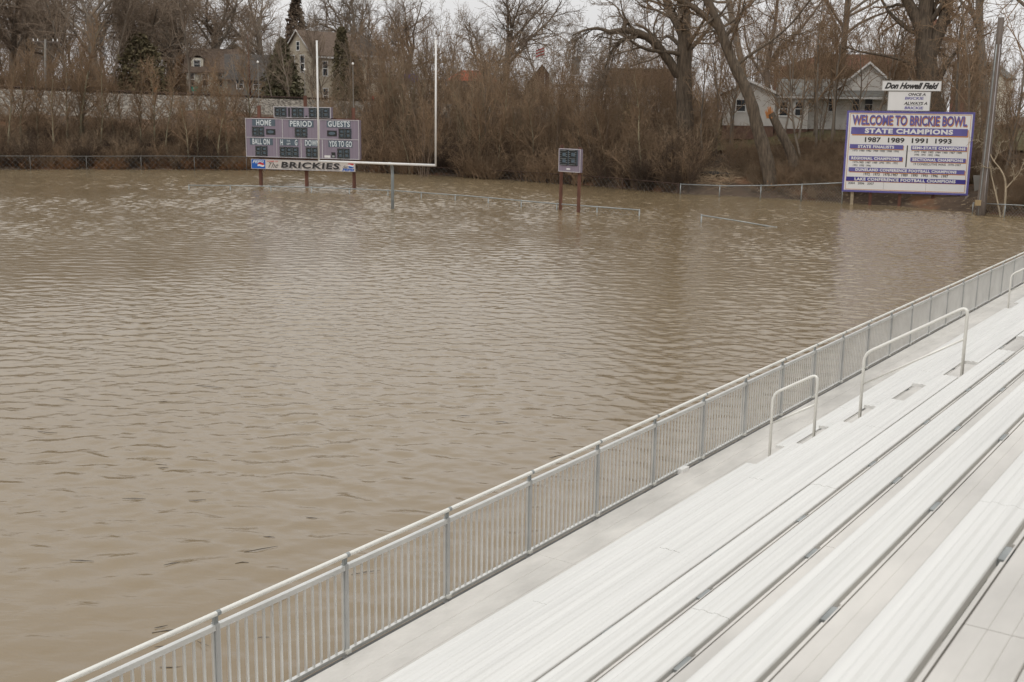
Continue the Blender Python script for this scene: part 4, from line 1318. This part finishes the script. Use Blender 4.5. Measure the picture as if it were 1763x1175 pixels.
# conifers and ivy covered trees
def leafcloud(rng, n, fn, size):
    V = np.empty((n, 3, 3))
    for i in range(n):
        p, out_ = fn(rng)
        a = nrmv(rng.normal(0, 1, 3) + out_ * 1.2) ; b = nrmv(np.cross(a, rng.normal(0, 1, 3)))
        s = size * rng.uniform(.5, 1.4)
        V[i, 0] = p; V[i, 1] = p + a * s + b * s * .3; V[i, 2] = p + a * s * .7 - b * s * .45
    mb = MB(); mb.add(V.reshape(-1, 3), None, np.arange(n * 3).reshape(-1, 3))
    return mb
def conifer(x, d, ytop, wpx, label, m='needle', n=9000, seed=1, power=1.0, name='evergreen_tree', base=0.0, tiers=True):
    b = loc_px(x, d); top = atd(x, ytop, d)[2]; Hh = top - b[2]; R_ = wpx * d / FPX / 2
    t = thing(name, label, 'tree', b)
    rng = np.random.RandomState(seed)
    MB().tube([b - np.array([0, 0, .3]), b + np.array([0, 0, Hh * .97])], [.22, .03], 7).build('trunk', M['bark_brown'], t)
    ntier = int(Hh / .8)
    def fn(r):
        f = r.uniform(base, 1) ** .8
        th = r.uniform(0, 2 * PI)
        lobe = 1 + .16 * math.sin(th * 5 + f * 21) + .12 * math.sin(th * 9 - f * 13)
        rr = R_ * (1 - f) ** power * lobe * (.25 + .75 * r.uniform(0, 1) ** .4)
        if tiers:
            ph = (f * ntier) % 1.0
            rr *= .62 + .5 * (1 - ph)
        return b + np.array([math.cos(th) * rr, math.sin(th) * rr, f * Hh]), np.array([math.cos(th), math.sin(th), -.35])
    leafcloud(rng, n, fn, .42 * max(.7, R_ / 3)).build('crown', M[m], t)
conifer(487, 160, 70, 78, 'dark green conifer left of the tan house gable', seed=1, n=9000, power=.8)
conifer(513, 215, -12, 90, 'tall dark spruce with sparse drooping boughs behind the tan house', seed=2, n=3000, m='twig_dark')
conifer(590, 163, 48, 36, 'narrow green evergreen beside the tan house roof', 'ivy', seed=3, n=5000, power=.45, tiers=False)
conifer(606, 158, 92, 40, 'brownish evergreen column in front of the tan house', 'ivy', seed=4, power=.35, tiers=False)
conifer(245, 168, 62, 95, 'dull green evergreen among the trees beyond the left of the track', 'ivy', seed=5, power=.5, tiers=False, n=1900)
conifer(318, 175, 95, 40, 'russet hedge like tree next to the cream house', 'deadleaf', seed=6, power=.4, tiers=False, n=4000)
conifer(1672, 150, 70, 22, 'small green conifer between the forked tree and the pole', seed=7, n=3000)
conifer(1262, 108, 172, 34, 'dull green bush at the left corner of the white sided house', 'ivy', seed=8, power=.4, tiers=False, n=3500, name='evergreen_bush')

# thickets (uncountable undergrowth), merged from varied clumps
def clump(seed, stems, Hh, r, spread):
    rng = np.random.RandomState(seed); parts = [[], []]
    for i in range(stems):
        th = rng.uniform(0, 2 * PI); q = rng.uniform(0, .8)
        d = np.array([math.cos(th) * spread * rng.uniform(.2, 1.4), math.sin(th) * spread * rng.uniform(.2, 1.4), 1.0])
        grow(parts, rng, (math.cos(th) * q, math.sin(th) * q, -.25), d, Hh * rng.uniform(.5, 1.1), r * rng.uniform(.6, 1.2), 0, SHRUB)
    mb = tubes_mb(parts[0] + parts[1])
    return np.concatenate(mb.v), np.concatenate(mb.f4)
CL = [clump(100 + i, 13, 3.0, .036, .5) for i in range(7)]
CLOW = [clump(120 + i, 22, 1.3, .014, 1.2) for i in range(4)]
def thicket(name, label, cat, spots, m, src):
    vs, fs, n = [], [], 0
    for (x, y, z, s, rot) in spots:
        V, F = src[rs.randrange(len(src))]
        c, sn = math.cos(rot), math.sin(rot)
        W = V @ np.array([[c, sn, 0], [-sn, c, 0], [0, 0, 1]]) * np.array([s, s, s * rs.uniform(.85, 1.2)]) + np.array([x, y, z])
        vs.append(W); fs.append(F + n); n += len(V)
    mb = MB(); mb.add(np.concatenate(vs), np.concatenate(fs))
    return tag(mb.build(name, m, None, True), label, cat, kind='stuff')
def spots(n, x0, x1, o0, o1, s0, s1, pw=1.0):
    r = []
    for _ in range(n):
        x = rs.uniform(x0, x1); a = math.atan((x - CX) / FPX); o_ = o0 + (o1 - o0) * rs.random() ** pw
        d = shore(a) + o_
        r.append((d * math.sin(a), d * math.cos(a), Zt(a, d), rs.uniform(s0, s1), rs.uniform(0, 6.3)))
    return [q for q in r if not (1425 < CX + FPX * q[0] / q[1] < 1700 and math.hypot(q[0], q[1]) < 85.5)]
thicket('undergrowth', 'brown leafless undergrowth covering the lower railway bank', 'undergrowth', [q for q in spots(300, -250, 640, .5, 8.5, .4, .85) + spots(210, -250, 640, 8, 13.5, .3, .6) if rs.random() > .1], M['twig'], CL)
thicket('undergrowth', 'pale tan stems standing among the brush of the lower railway bank', 'undergrowth', spots(70, -250, 640, .5, 9, .6, 1.0), M['twig_tan'], CL)
thicket('undergrowth', 'reddish brown thicket rooted in the flooded edge of the middle bank', 'undergrowth', spots(240, 620, 1190, -.6, 26, .7, 1.3, 1.4), M['twig'], CL)
thicket('undergrowth', 'tan grey thicket among the taller stems of the middle bank', 'undergrowth', spots(90, 560, 1190, 1, 34, .8, 1.4, 1.2), M['twig_tan'], CL)
thicket('undergrowth', 'russet bramble covering the right bank below the white sided house', 'undergrowth', [q for q in spots(260, 1150, 1900, .8, 11, .35, .7) if not (q[0] < 17.5 and q[2] < 2.0)], M['twig'], CL)
thicket('undergrowth', 'dark wet stems tangled low on the lower railway bank and middle thicket', 'undergrowth', spots(150, -250, 640, .3, 8, .5, 1.0) + spots(120, 640, 1180, -.4, 12, .6, 1.2), M['twig_dark'], CL)
thicket('ground_brush', 'low russet brush and stalks on the waterline of the right bank', 'ground cover', [q for q in spots(260, 1130, 1900, .1, 9, .5, 1.0) if not (q[0] < 17.5 and q[2] < 2.0)], M['twig_tan'], CLOW)
thicket('ground_brush', 'low dead stalks and leaf litter on the waterline of the left bank', 'ground cover', spots(260, -200, 700, .1, 7, .5, 1.0), M['deadleaf'], CLOW)
thicket('hedge_brush', 'brown scrub along the far side of the railway track', 'undergrowth', [(*loc_px(x, float(np.interp(x, [-200, 1200], [150, 196])) + rs.uniform(0, 12)), rs.uniform(1.0, 1.9), rs.uniform(0, 6)) for x in np.linspace(-200, 1250, 190)], M['twig'], CL)
# straw reeds and dark logs washed onto the bank
mb = MB(); rr_ = np.random.RandomState(9)
for i in range(1300):
    x = rr_.uniform(1080, 1270); a = az_of(x); d = shore(a) + rr_.uniform(.8, 6.5)
    p = np.array([d * math.sin(a), d * math.cos(a), Zt(a, d) + rr_.uniform(.02, .35)])
    v = np.array([rr_.normal(0, 1), rr_.normal(0, .5), rr_.normal(0, .28)]); v = nrmv(v) * rr_.uniform(.4, 1.3)
    mb.tube([p, p + v * .5 + np.array([0, 0, .05]), p + v], [.014, .012, .006], 3, False)
tag(mb.build('reed_debris', M['straw']), 'straw coloured reeds and sticks washed up on the right bank', 'debris', kind='stuff')
for x0, x1, y, lb in ((1110, 1142, 298, 'wet black log lying in the washed up reeds, left of two'), (1206, 1256, 308, 'wet black log lying in the washed up reeds, right of two')):
    a = atd(x0, y, 92.5); b = atd(x1, y + 1, 92)
    a[2] = zt_xy(a[0], a[1]) + .25; b[2] = zt_xy(b[0], b[1]) + .2
    tag(MB().tube([a, (a + b) / 2 + np.array([0, 0, .05]), b], [.2, .24, .15], 9).build('log', M['log'], None, True), lb, 'log')
a = az_of(1345)
fnl = lambda r: (np.array([*(atd(1345, 330, shore(a) + 1.2)[:2]), .55]) + r.normal(0, 1, 3) * np.array([.45, .3, .28]), np.array([0, 0, 1.]))
tag(leafcloud(np.random.RandomState(4), 700, fnl, .10).build('dead_leaf_bush', M['deadleaf']), 'small orange clump of dead leaves caught on the right bank fence', 'bush')
fnl = lambda r: (atd(1078, 192, 100) + r.normal(0, 1, 3) * np.array([.25, .2, .5]), np.array([0, 0, 1.]))
tag(leafcloud(np.random.RandomState(5), 160, fnl, .10).build('leaf_cluster', M['yellow']), 'small cluster of yellow leaves hanging in the middle thicket', 'leaves')

# far wood behind everything
wd = []
for i in range(135):
    x = rs.uniform(-500, 2300) if i < 95 else rs.uniform(-150, 470); d = rs.uniform(235, 420) if i < 95 else rs.uniform(195, 260)
    p = loc_px(x, d); wd.append((*p, rs.uniform(.9, 1.35) * (1.2 if x < 350 else (.72 if 700 < x < 1300 else .85)), rs.uniform(0, 6.3)))
def merged(meshes, pts, m, name, label):
    arr = []
    for me in meshes:
        V = np.empty(len(me.vertices) * 3, np.float32); me.vertices.foreach_get('co', V)
        F = np.empty(len(me.loops), np.int32); me.loops.foreach_get('vertex_index', F)
        arr.append((V.reshape(-1, 3), F.reshape(-1, 4)))
    vs, fs, n = [], [], 0
    for i, (x, y, z, s, rot) in enumerate(pts):
        V, F = arr[i % len(arr)]
        c, sn = math.cos(rot), math.sin(rot)
        vs.append(V @ np.array([[c, sn, 0], [-sn, c, 0], [0, 0, 1]]) * s + np.array([x, y, z])); fs.append(F + n); n += len(V)
    mb = MB(); mb.add(np.concatenate(vs), np.concatenate(fs))
    return tag(mb.build(name, m, None, True), label, 'wood', kind='stuff')
merged([SLENG[0][0], SLENG[1][0], SLENG[2][0]], wd, M['bark_grey'], 'far_wood', 'bare trunks of the far wood along the horizon')
merged([SLENG[0][1], SLENG[1][1], SLENG[2][1]], wd, M['twig_grey'], 'far_wood', 'grey brown twigs of the far wood along the horizon')

# ------------------------------------------------------------------ houses
class Hs:
    """local frame for a building: x right along the front, y away from the viewer, z up"""
    def __init__(s, name, label, cat, x, d, yaw=0.0, z=None):
        p = loc_px(x, d)
        if z is not None: p[2] = z
        s.p = p; a = math.atan2(p[0], p[1])
        f = a + yaw
        s.Y = np.array([math.sin(f), math.cos(f), 0]); s.X = np.array([math.cos(f), -math.sin(f), 0])
        s.t = thing(name, label, cat, p, -f)
    def w(s, x, y, z): return s.p + s.X * x + s.Y * y + np.array([0, 0, z])
    def bx(s, x0, x1, y0, y1, z0, z1, mb=None):
        mb = mb or MB()
        return mb.box(s.w(x0, y0, z0), s.X * (x1 - x0), s.Y * (y1 - y0), (0, 0, z1 - z0))
    def walls(s, x0, x1, y0, y1, z0, z1, m, name='wall'):
        return s.bx(x0, x1, y0, y1, z0, z1).build(name, m, s.t)
    def gable(s, x0, x1, y0, y1, z0, zr, m, axis, name='gable'):
        """triangular prism wall on top of a block; axis = direction of the ridge"""
        if axis == 'y':
            xm = (x0 + x1) / 2
            v = [s.w(x0, y0, z0), s.w(x1, y0, z0), s.w(xm, y0, zr), s.w(x0, y1, z0), s.w(x1, y1, z0), s.w(xm, y1, zr)]
        else:
            ym = (y0 + y1) / 2
            v = [s.w(x0, y0, z0), s.w(x0, y1, z0), s.w(x0, ym, zr), s.w(x1, y0, z0), s.w(x1, y1, z0), s.w(x1, ym, zr)]
        mb = MB(); mb.add(v, [[0, 1, 4, 3]], [[0, 2, 1], [3, 4, 5]]); mb.f4.append(np.array([[0, 3, 5, 2], [1, 2, 5, 4]]))
        return mb.build(name, m, s.t)
    def roof(s, x0, x1, y0, y1, z0, zr, m, axis, oh=.35, th=.16):
        mb = MB()
        if axis == 'y':
            xm = (x0 + x1) / 2; sl = (zr - z0) / (xm - x0)
            for sg_ in (-1, 1):
                xe = x0 - oh if sg_ < 0 else x1 + oh
                a = s.w(xe, y0 - oh, z0 - oh * sl + .02); b = s.w(xm, y0 - oh, zr + .02)
                mb.box(a, b - a, s.Y * (y1 - y0 + 2 * oh), (0, 0, th))
        else:
            ym = (y0 + y1) / 2; sl = (zr - z0) / (ym - y0)
            for sg_ in (-1, 1):
                ye = y0 - oh if sg_ < 0 else y1 + oh
                a = s.w(x0 - oh, ye, z0 - oh * sl + .02); b = s.w(x0 - oh, ym, zr + .02)
                mb.box(a, s.X * (x1 - x0 + 2 * oh), b - a, (0, 0, th))
        return mb.build('roof', m, s.t)
    def fascia(s, x0, x1, y0, z0, zr, m, oh=.35):
        mb = MB(); xm = (x0 + x1) / 2; sl = (zr - z0) / (xm - x0)
        for xe in (x0 - oh, x1 + oh):
            a = s.w(xe, y0 - oh - .06, z0 - oh * sl - .02); b = s.w(xm, y0 - oh - .06, zr - .02)
            mb.box(a, b - a, s.Y * .05, (0, 0, .2))
        return mb.build('fascia', m, s.t)
    def window(s, x, z, w_, h, y, face='front', fr='white'):
        mb = MB(); g = MB()
        if face == 'front':
            s.bx(x - w_ / 2, x + w_ / 2, y - .04, y + .02, z, z + h, g)
            for (a, b, c, d) in ((x - w_ / 2 - .1, x + w_ / 2 + .1, z + h, z + h + .12), (x - w_ / 2 - .1, x + w_ / 2 + .1, z - .12, z), (x - w_ / 2 - .1, x - w_ / 2, z, z + h), (x + w_ / 2, x + w_ / 2 + .1, z, z + h), (x - w_ / 2, x + w_ / 2, z + h * .48, z + h * .53)):
                s.bx(a, b, y - .08, y - .045, c, d, mb)
        else:     # side wall at local x = y argument, window centre along local y = x argument
            s.bx(y - .04, y + .02, x - w_ / 2, x + w_ / 2, z, z + h, g)
            for (a, b, c, d) in ((x - w_ / 2 - .1, x + w_ / 2 + .1, z + h, z + h + .12), (x - w_ / 2 - .1, x + w_ / 2 + .1, z - .12, z), (x - w_ / 2 - .1, x - w_ / 2, z, z + h), (x + w_ / 2, x + w_ / 2 + .1, z, z + h), (x - w_ / 2, x + w_ / 2, z + h * .48, z + h * .53)):
                s.bx(y - .08, y - .045, a, b, c, d, mb)
        f = mb.build('window', M[fr], s.t)
        g.build('pane', M['pane'], f)

# white sided house on the right bank
D1 = 104.0; k1 = D1 / FPX
h1 = Hs('house', 'white sided single storey house with grey roofs behind the right bank', 'house', 1400, D1, 0.0)
gz = h1.p[2]
def X1(px): return (px - 1400) * k1
def Z1(px, py): return H - (py - (176.5 + .0157 * px)) * k1 - gz
x0, x1 = X1(1254), X1(1338)
h1.walls(x0, x1, 0, 9, .55, Z1(1300, 163), M['siding']); h1.gable(x0, x1, .0, 9, Z1(1300, 163), Z1(1296, 145), M['siding'], 'y')
h1.roof(x0, x1, 0, 9, Z1(1300, 163), Z1(1296, 145), M['shingle'], 'y'); h1.fascia(x0, x1, 0, Z1(1300, 163), Z1(1296, 145), M['white'])
h1.walls(x0 + .02, x1 - .02, .03, 9, -.6, .55, M['brickdark'], 'foundation')
h1.window(X1(1283), Z1(1283, 192), .75, .95, 0)
ax, bx_ = x1 + .02, X1(1585)
h1.walls(ax, X1(1392), .6, 9, .35, Z1(1400, 172), M['siding']); h1.walls(X1(1392) + .01, bx_, 1.6, 9, .35, Z1(1400, 172), M['siding'])
h1.walls(ax, X1(1392) - .02, .63, 8.9, -.6, .35, M['brickdark'], 'foundation'); h1.walls(X1(1392) + .02, bx_ - .02, 1.63, 8.9, -.6, .35, M['brickdark'], 'foundation')
h1.roof(ax + .4, bx_, .8, 9.2, Z1(1400, 168), Z1(1400, 142), M['shingle'], 'x', .5)
h1.bx(ax, bx_ + .4, .16, .24, Z1(1400, 172), Z1(1400, 168.5)).build('gutter', M['white'], h1.t)
x2, x3 = X1(1442), X1(1527)
h1.walls(x2, x3, 1.9, 8, Z1(1480, 168), Z1(1480, 152), M['siding']); h1.gable(x2, x3, 1.9, 8, Z1(1480, 152), Z1(1483, 116), M['siding'], 'y')
h1.roof(x2, x3, 1.9, 12, Z1(1480, 152), Z1(1483, 116), M['shingle'], 'y', .3); h1.fascia(x2, x3, 1.9, Z1(1480, 152), Z1(1483, 116), M['white'], .3)
for px_ in (1352, 1377): h1.window(X1(px_), Z1(px_, 199), .62, 1.1, .6)
for px_ in (1430, 1468, 1487): h1.window(X1(px_), Z1(px_, 192), .62, 1.1, 1.6)

# tan two storey house left of the goal post
D2 = 172.0; k2 = D2 / FPX
h2 = Hs('house', 'tall tan two storey house with steep brown roof and arched gable window behind the scoreboard', 'house', 556, D2, math.radians(-40))
g2 = h2.p[2]
def Z2(px, py): return H - (py - (176.5 + .0157 * px)) * k2 - g2
ze, zr = Z2(540, 101), Z2(505, 64)
h2.walls(-4.3, 4.8, -3.2, 3.2, -.5, ze, M['tan']); h2.gable(-4.3, 4.8, -3.2, 3.2, ze, zr, M['tan'], 'x')
h2.roof(-4.3, 4.8, -3.2, 3.2, ze, zr, M['shingle_brown'], 'x', .35)
h2.bx(-4.6, 5.1, -3.64, -3.56, ze - .55, ze - .3).build('gutter', M['offwhite'], h2.t)
mbf = MB()
for ye in (-3.55, 3.55):
    a = h2.w(-4.76, ye, ze - .43); b = h2.w(-4.76, 0, zr - .02); mbf.box(a, b - a, h2.X * .06, (0, 0, .22))
mbf.build('fascia', M['offwhite'], h2.t)
h2.window(0, zr - 2.6, .6, 1.1, -4.3, 'side'); h2.window(-.9, ze - 2.4, .8, 2.2, -4.3, 'side'); h2.window(1.2, ze - 2.4, .8, 2.2, -4.3, 'side')
h2.window(-2.2, ze - 2.9, .8, 1.9, -3.2); h2.window(1.6, ze - 2.9, .8, 1.9, -3.2); h2.window(-2.2, ze - 6.6, .8, 1.9, -3.2); h2.window(1.6, ze - 6.6, .8, 1.9, -3.2)
h2.walls(4.85, 8.9, -3.7, 2.6, -.5, ze - .1, M['tan'], 'side_wing')
h2.bx(4.6, 9.25, -4.05, 2.9, ze - .1, ze + .2).build('cornice', M['offwhite'], h2.t)
mb = MB(); cz = ze + .2
v = [h2.w(4.7, -3.95, cz), h2.w(9.15, -3.95, cz), h2.w(9.15, 2.8, cz), h2.w(4.7, 2.8, cz), h2.w(6.9, -.6, cz + 3.0)]
mb.add(v, [[0, 3, 2, 1]], [[0, 1, 4], [1, 2, 4], [2, 3, 4], [3, 0, 4]]); mb.build('roof', M['shingle_dark'], h2.t)
h2.window(6.9, ze - 2.9, .8, 1.9, -3.7)

# cream house and the dark roofed house beside it
D3 = 170.0; k3 = D3 / FPX
h3 = Hs('house', 'cream house with brown roof and dormer left of the scoreboard', 'house', 360, D3, math.radians(8))
g3 = h3.p[2]
def Z3(px, py): return H - (py - (176.5 + .0157 * px)) * k3 - g3
h3.walls(-3.0, 3.6, 0, 7, -.5, Z3(360, 127), M['cream']); h3.gable(-3.0, 3.6, 0, 7, Z3(360, 127), Z3(370, 92), M['cream'], 'x')
h3.roof(-3.0, 3.6, 0, 7, Z3(360, 127), Z3(370, 92), M['shingle_brown'], 'x', .4)
zd_ = Z3(345, 126)
h3.walls(-2.3, -.7, .5, 3.4, zd_, zd_ + 1.7, M['cream'], 'dormer'); h3.roof(-2.3, -.7, .5, 3.4, zd_ + 1.7, zd_ + 2.2, M['shingle_brown'], 'y', .2, .1)
h3.window(-1.5, zd_ + .35, .8, 1.0, .5)
for xx in (-2.3, -.4, 1.6, 2.8): h3.window(xx, Z3(345, 150), .75, 1.6, 0)
h3.walls(2.2, 3.5, -1.6, -.02, -.5, Z3(360, 140), M['cream'], 'porch'); h3.bx(1.2, 3.9, -2.2, -.02, Z3(360, 140), Z3(360, 137)).build('porch_roof', M['shingle'], h3.t)
h4 = Hs('house', 'low house with broad dark grey roof between the cream house and the conifer', 'house', 440, 164, 0.0)
def Z4(py): return H - (py - 183.4) * 164 / FPX - h4.p[2]
h4.walls(-3.6, 3.4, 0, 7, -.5, Z4(139), M['greywall']); h4.gable(-3.6, 3.4, 0, 7, Z4(139), Z4(101), M['greywall'], 'x'); h4.roof(-3.6, 3.4, 0, 7, Z4(139), Z4(101), M['shingle_dark'], 'x', .4)
for xx in (-2, .2, 2.2): h4.window(xx, Z4(155), .8, 1.1, 0)
h5 = Hs('house', 'pale gable end of a house showing behind the dark grey roof', 'house', 408, 182, 0.0)
def Z5(py): return H - (py - 183) * 182 / FPX - h5.p[2]
h5.walls(-2.4, 2.4, 0, 8, -.5, Z5(108), M['cream']); h5.gable(-2.4, 2.4, 0, 8, Z5(108), Z5(84), M['cream'], 'y'); h5.roof(-2.4, 2.4, 0, 8, Z5(108), Z5(84), M['shingle_brown'], 'y'); h5.fascia(-2.4, 2.4, 0, Z5(108), Z5(84), M['offwhite'])

def flat_building(name, label, xa, xb, ytop, d, m, mr, yaw=0, depth=10, wins=0, hip=0.0, cat='building', ybase=None):
    xm_ = (xa + xb) / 2; h = Hs(name, label, cat, xm_, d, yaw)
    wd_ = (xb - xa) * d / FPX / 2
    zt2 = H - (ytop - (176.5 + .0157 * xm_)) * d / FPX - h.p[2]
    h.walls(-wd_, wd_, 0, depth, -.5, zt2, m)
    if hip > 0:
        mb = MB(); o_ = .5
        v = [h.w(-wd_ - o_, -o_, zt2), h.w(wd_ + o_, -o_, zt2), h.w(wd_ + o_, depth + o_, zt2), h.w(-wd_ - o_, depth + o_, zt2), h.w(-wd_ * .45, depth / 2, zt2 + hip), h.w(wd_ * .45, depth / 2, zt2 + hip)]
        mb.add(v, [[0, 3, 2, 1], [0, 1, 5, 4], [2, 3, 4, 5]], [[1, 2, 5], [3, 0, 4]]); mb.build('roof', mr, h.t)
    else:
        h.bx(-wd_ - .2, wd_ + .2, -.2, depth + .2, zt2, zt2 + .35).build('roof', mr, h.t)
    for i in range(wins):
        h.window(-wd_ + (i + .5) * 2 * wd_ / wins, max(.6, zt2 - 2.6), 1.1, 1.4, 0)
    return h, wd_, zt2
hb, wb, zb2 = flat_building('commercial_building', 'low tan flat roofed building between the goal post uprights', 628, 762, 140, 178, M['tan'], M['offwhite'], wins=4)
hb.bx(wb * .02, wb * .36, -.3, -.1, zb2 - .4, zb2 + .9).build('awning_sign', mat('blue_awning', (.05, .05, .32), .6), hb.t)
hb.bx(wb * .02, wb * .40, -.12, -.02, zb2 - 2.2, zb2 - .45).build('shop_front', M['offwhite'], hb.t)
flat_building('red_roofed_building', 'grey walled building with a bright red orange roof right of the goal post', 772, 852, 142, 200, M['greywall'], mat('orange_red_roof', (.34, .10, .06), .9, 0, .25, .8, spec=.1), hip=1.9, depth=9, wins=3)
flat_building('white_building', 'long whitish building glimpsed through the middle thicket', 955, 1135, 152, 185, M['offwhite'], M['greywall'], wins=7, hip=0)
flat_building('brown_building', 'flat brown building behind the arching tree', 1040, 1155, 125, 215, M['brickdark'], M['shingle_dark'], wins=0)
hh, ww, zz_ = flat_building('brick_building', 'red brick building with hipped red roof behind the white house gable', 1340, 1600, 128, 178, M['redbrick'], M['redroof'], hip=2.6, depth=14, wins=8)
hh, ww, zz_ = flat_building('roof_tower', 'small tower with tiered red roof left of the forked trunk', 1565, 1625, 83, 200, M['offwhite'], M['redroof'], hip=.9, depth=6, wins=2)
hh.bx(-ww * .6, ww * .6, 1.2, 4.8, zz_ + .3, zz_ + 2.4).build('upper_storey', M['offwhite'], hh.t)
mb = MB(); z9 = zz_ + 2.4
mb.add([hh.w(-ww * .9, .6, z9), hh.w(ww * .9, .6, z9), hh.w(ww * .9, 5.4, z9), hh.w(-ww * .9, 5.4, z9), hh.w(0, 3, z9 + 1.2)], [[0, 3, 2, 1]], [[0, 1, 4], [1, 2, 4], [2, 3, 4], [3, 0, 4]])
mb.build('upper_roof', M['redroof'], hh.t)
flat_building('brick_house', 'small red brick house right of the forked trunk', 1636, 1672, 122, 160, M['redbrick'], M['shingle_brown'], hip=1.2, depth=6, wins=2)
h6 = Hs('house', 'small cream gabled house between the forked tree and the leaning pole', 'house', 1692, 150, .2)
def Z6(py): return H - (py - 203) * 150 / FPX - h6.p[2]
h6.walls(-1.9, 1.9, 0, 6, -.5, Z6(140), M['cream']); h6.gable(-1.9, 1.9, 0, 6, Z6(140), Z6(120), M['cream'], 'y'); h6.roof(-1.9, 1.9, 0, 6, Z6(140), Z6(120), M['shingle'], 'y'); h6.window(0, Z6(138), .7, 1.2, 0)
h7 = Hs('house', 'dark steep gabled roof showing below the small flag', 'house', 932, 205, 0)
def Z7(py): return H - (py - 191) * 205 / FPX - h7.p[2]
h7.walls(-2.6, 2.6, 0, 7, -.5, Z7(148), M['redbrick']); h7.gable(-2.6, 2.6, 0, 7, Z7(148), Z7(116), M['brickdark'], 'y'); h7.roof(-2.6, 2.6, 0, 7, Z7(148), Z7(116), M['shingle_dark'], 'y')

# ------------------------------------------------------------------ poles, signs and frames beyond the track
def pole(name, label, cat, x, ytop, d, r, m, lean=0):
    b = loc_px(x, d); tp = atd(x + lean, ytop, d)
    t = thing(name, label, cat, b)
    tube_obj('pole_shaft', [b - np.array([0, 0, .3]), tp], [r, r * .7], m, t, 8)
    return t, b, tp
t, b, tp = pole('utility_pole', 'grey utility pole with crossarm at the far left beyond the track', 'pole', 78, 68, 148, .17, M['greywall'])
MB().box(tp + np.array([-1.5, -.05, -.35]), (3.0, .2, 0), (0, .12, 0), (0, 0, .14)).build('crossarm', M['wood'], t)
mb = MB()
for xx in (-1.4, -.9, .9, 1.4): mb.tube([tp + np.array([xx, 0, -.2]), tp + np.array([xx, 0, .05])], [.07, .05], 6)
mb.build('insulator', M['white'], t)
t, b, tp = pole('radio_mast', 'rusty orange mast left of the conifer, rising over the dark grey roof', 'mast', 432, 60, 158, .13, M['rust'], -6)
t, b, tp = pole('street_lamp', 'grey street lamp with curved arm in front of the central oak', 'street lamp', 862, 58, 190, .10, M['galv'])
tube_obj('lamp_arm', arc3(tp, tp + np.array([.3, 0, .8]), tp + np.array([1.5, 0, .7])), .05, M['galv'], t, 6)
MB().box(tp + np.array([1.4, -.1, .62]), (.6, 0, 0), (0, .25, 0), (0, 0, .12)).build('lamp_head', M['offwhite'], t)
t, b, tp = pole('flagpole', 'thin white flagpole with a small red and white flag', 'flagpole', 938, 62, 205, .07, M['white'])
fl = thing('flag', 'small red and white flag hanging from the thin white pole', 'flag', tp + np.array([0, 0, -3.4]))
for i in range(6):
    mb = MB(); xs = np.linspace(0, -1.5, 7)
    v = []
    for j, xx in enumerate(xs):
        for zz2 in (0, -.24): v.append(tp + np.array([xx, .12 * math.sin(j * 1.3), -1.9 - i * .25 + zz2 - abs(xx) * .35]))
    n_ = len(v); v += [p + np.array([0, .02, 0]) for p in v]
    q = [(2 * j, 2 * j + 2, 2 * j + 3, 2 * j + 1) for j in range(6)] + [(n_ + 2 * j, n_ + 2 * j + 1, n_ + 2 * j + 3, n_ + 2 * j + 2) for j in range(6)]
    mb.add(v, q); mb.build('stripe', M['red' if i % 2 == 0 else 'signwhite'], fl)
# substation style frame
b = loc_px(1003, 195); sf = thing('steel_frame', 'pale steel lattice frame standing beyond the thicket right of the flag', 'steel frame', b)
kf = 195 / FPX
def fpnt(px, py): return atd(px, py, 195)
mb = MB()
for px_ in (978, 982, 1000, 1020): mb.tube([fpnt(px_, 150), fpnt(px_, 82 if px_ < 1010 else 95)], .17 if px_ < 990 else .09, 6)
for (xa, ya2, xb, yb2) in ((978, 79, 1028, 82), (975, 95, 1024, 98), (1002, 119, 1016, 120), (980, 130, 1004, 132)): mb.tube([fpnt(xa, ya2), fpnt(xb, yb2)], .13, 6)
mb.build('lattice', M['offwhite'], sf)
mb = MB(); a = fpnt(984, 128); c = fpnt(999, 98)
mb.box((a[0], a[1] + .3, a[2]), (c[0] - a[0], 0, 0), (0, .4, 0), (0, 0, c[2] - a[2])); mb.build('back_panel', M['greywall'], sf)
b = fpnt(946, 140); c = fpnt(957, 117)
tag(MB().box((b[0], b[1], b[2] - 4), (c[0] - b[0], 0, 0), (0, 2, 0), (0, 0, c[2] - b[2] + 4)).build('chimney', M['offwhite']), 'pale square stack left of the steel frame', 'chimney')

t, b, tp = pole('street_name_sign', 'small green street name sign in front of the cream house', 'street sign', 333, 150, 158, .05, M['galv'])
MB().box(tp + np.array([-.45, -.03, -.25]), (.95, .1, 0), (0, .03, 0), (0, 0, .28)).build('name_plate', M['signgreen'], t)
MB().box(tp + np.array([-.2, -.3, -.52]), (.5, .6, 0), (.02, -.02, 0), (0, 0, .22)).build('name_plate', M['signgreen'], t)
t, b, tp = pole('marker_post', 'small red marker board above the track in front of the tan building', 'marker', 641, 167, 157, .05, M['galv'])
MB().box(tp + np.array([-.3, -.05, -.6]), (.6, 0, 0), (0, .06, 0), (0, 0, .7)).build('marker_board', M['red'], t)
t, b, tp = pole('marker_post', 'small orange marker beside the track near the left of the photo', 'marker', 267, 153, 141, .03, M['galv'])
mb = MB().tube([tp + np.array([-.15, 0, -.55]), tp + np.array([0, 0, -.2]), tp + np.array([.12, 0, .1])], [.05, .14, .05], 6)
mb.build('marker_flag', M['deadleaf'] if False else mat('marker_orange', (.6, .2, .03), .6), t)
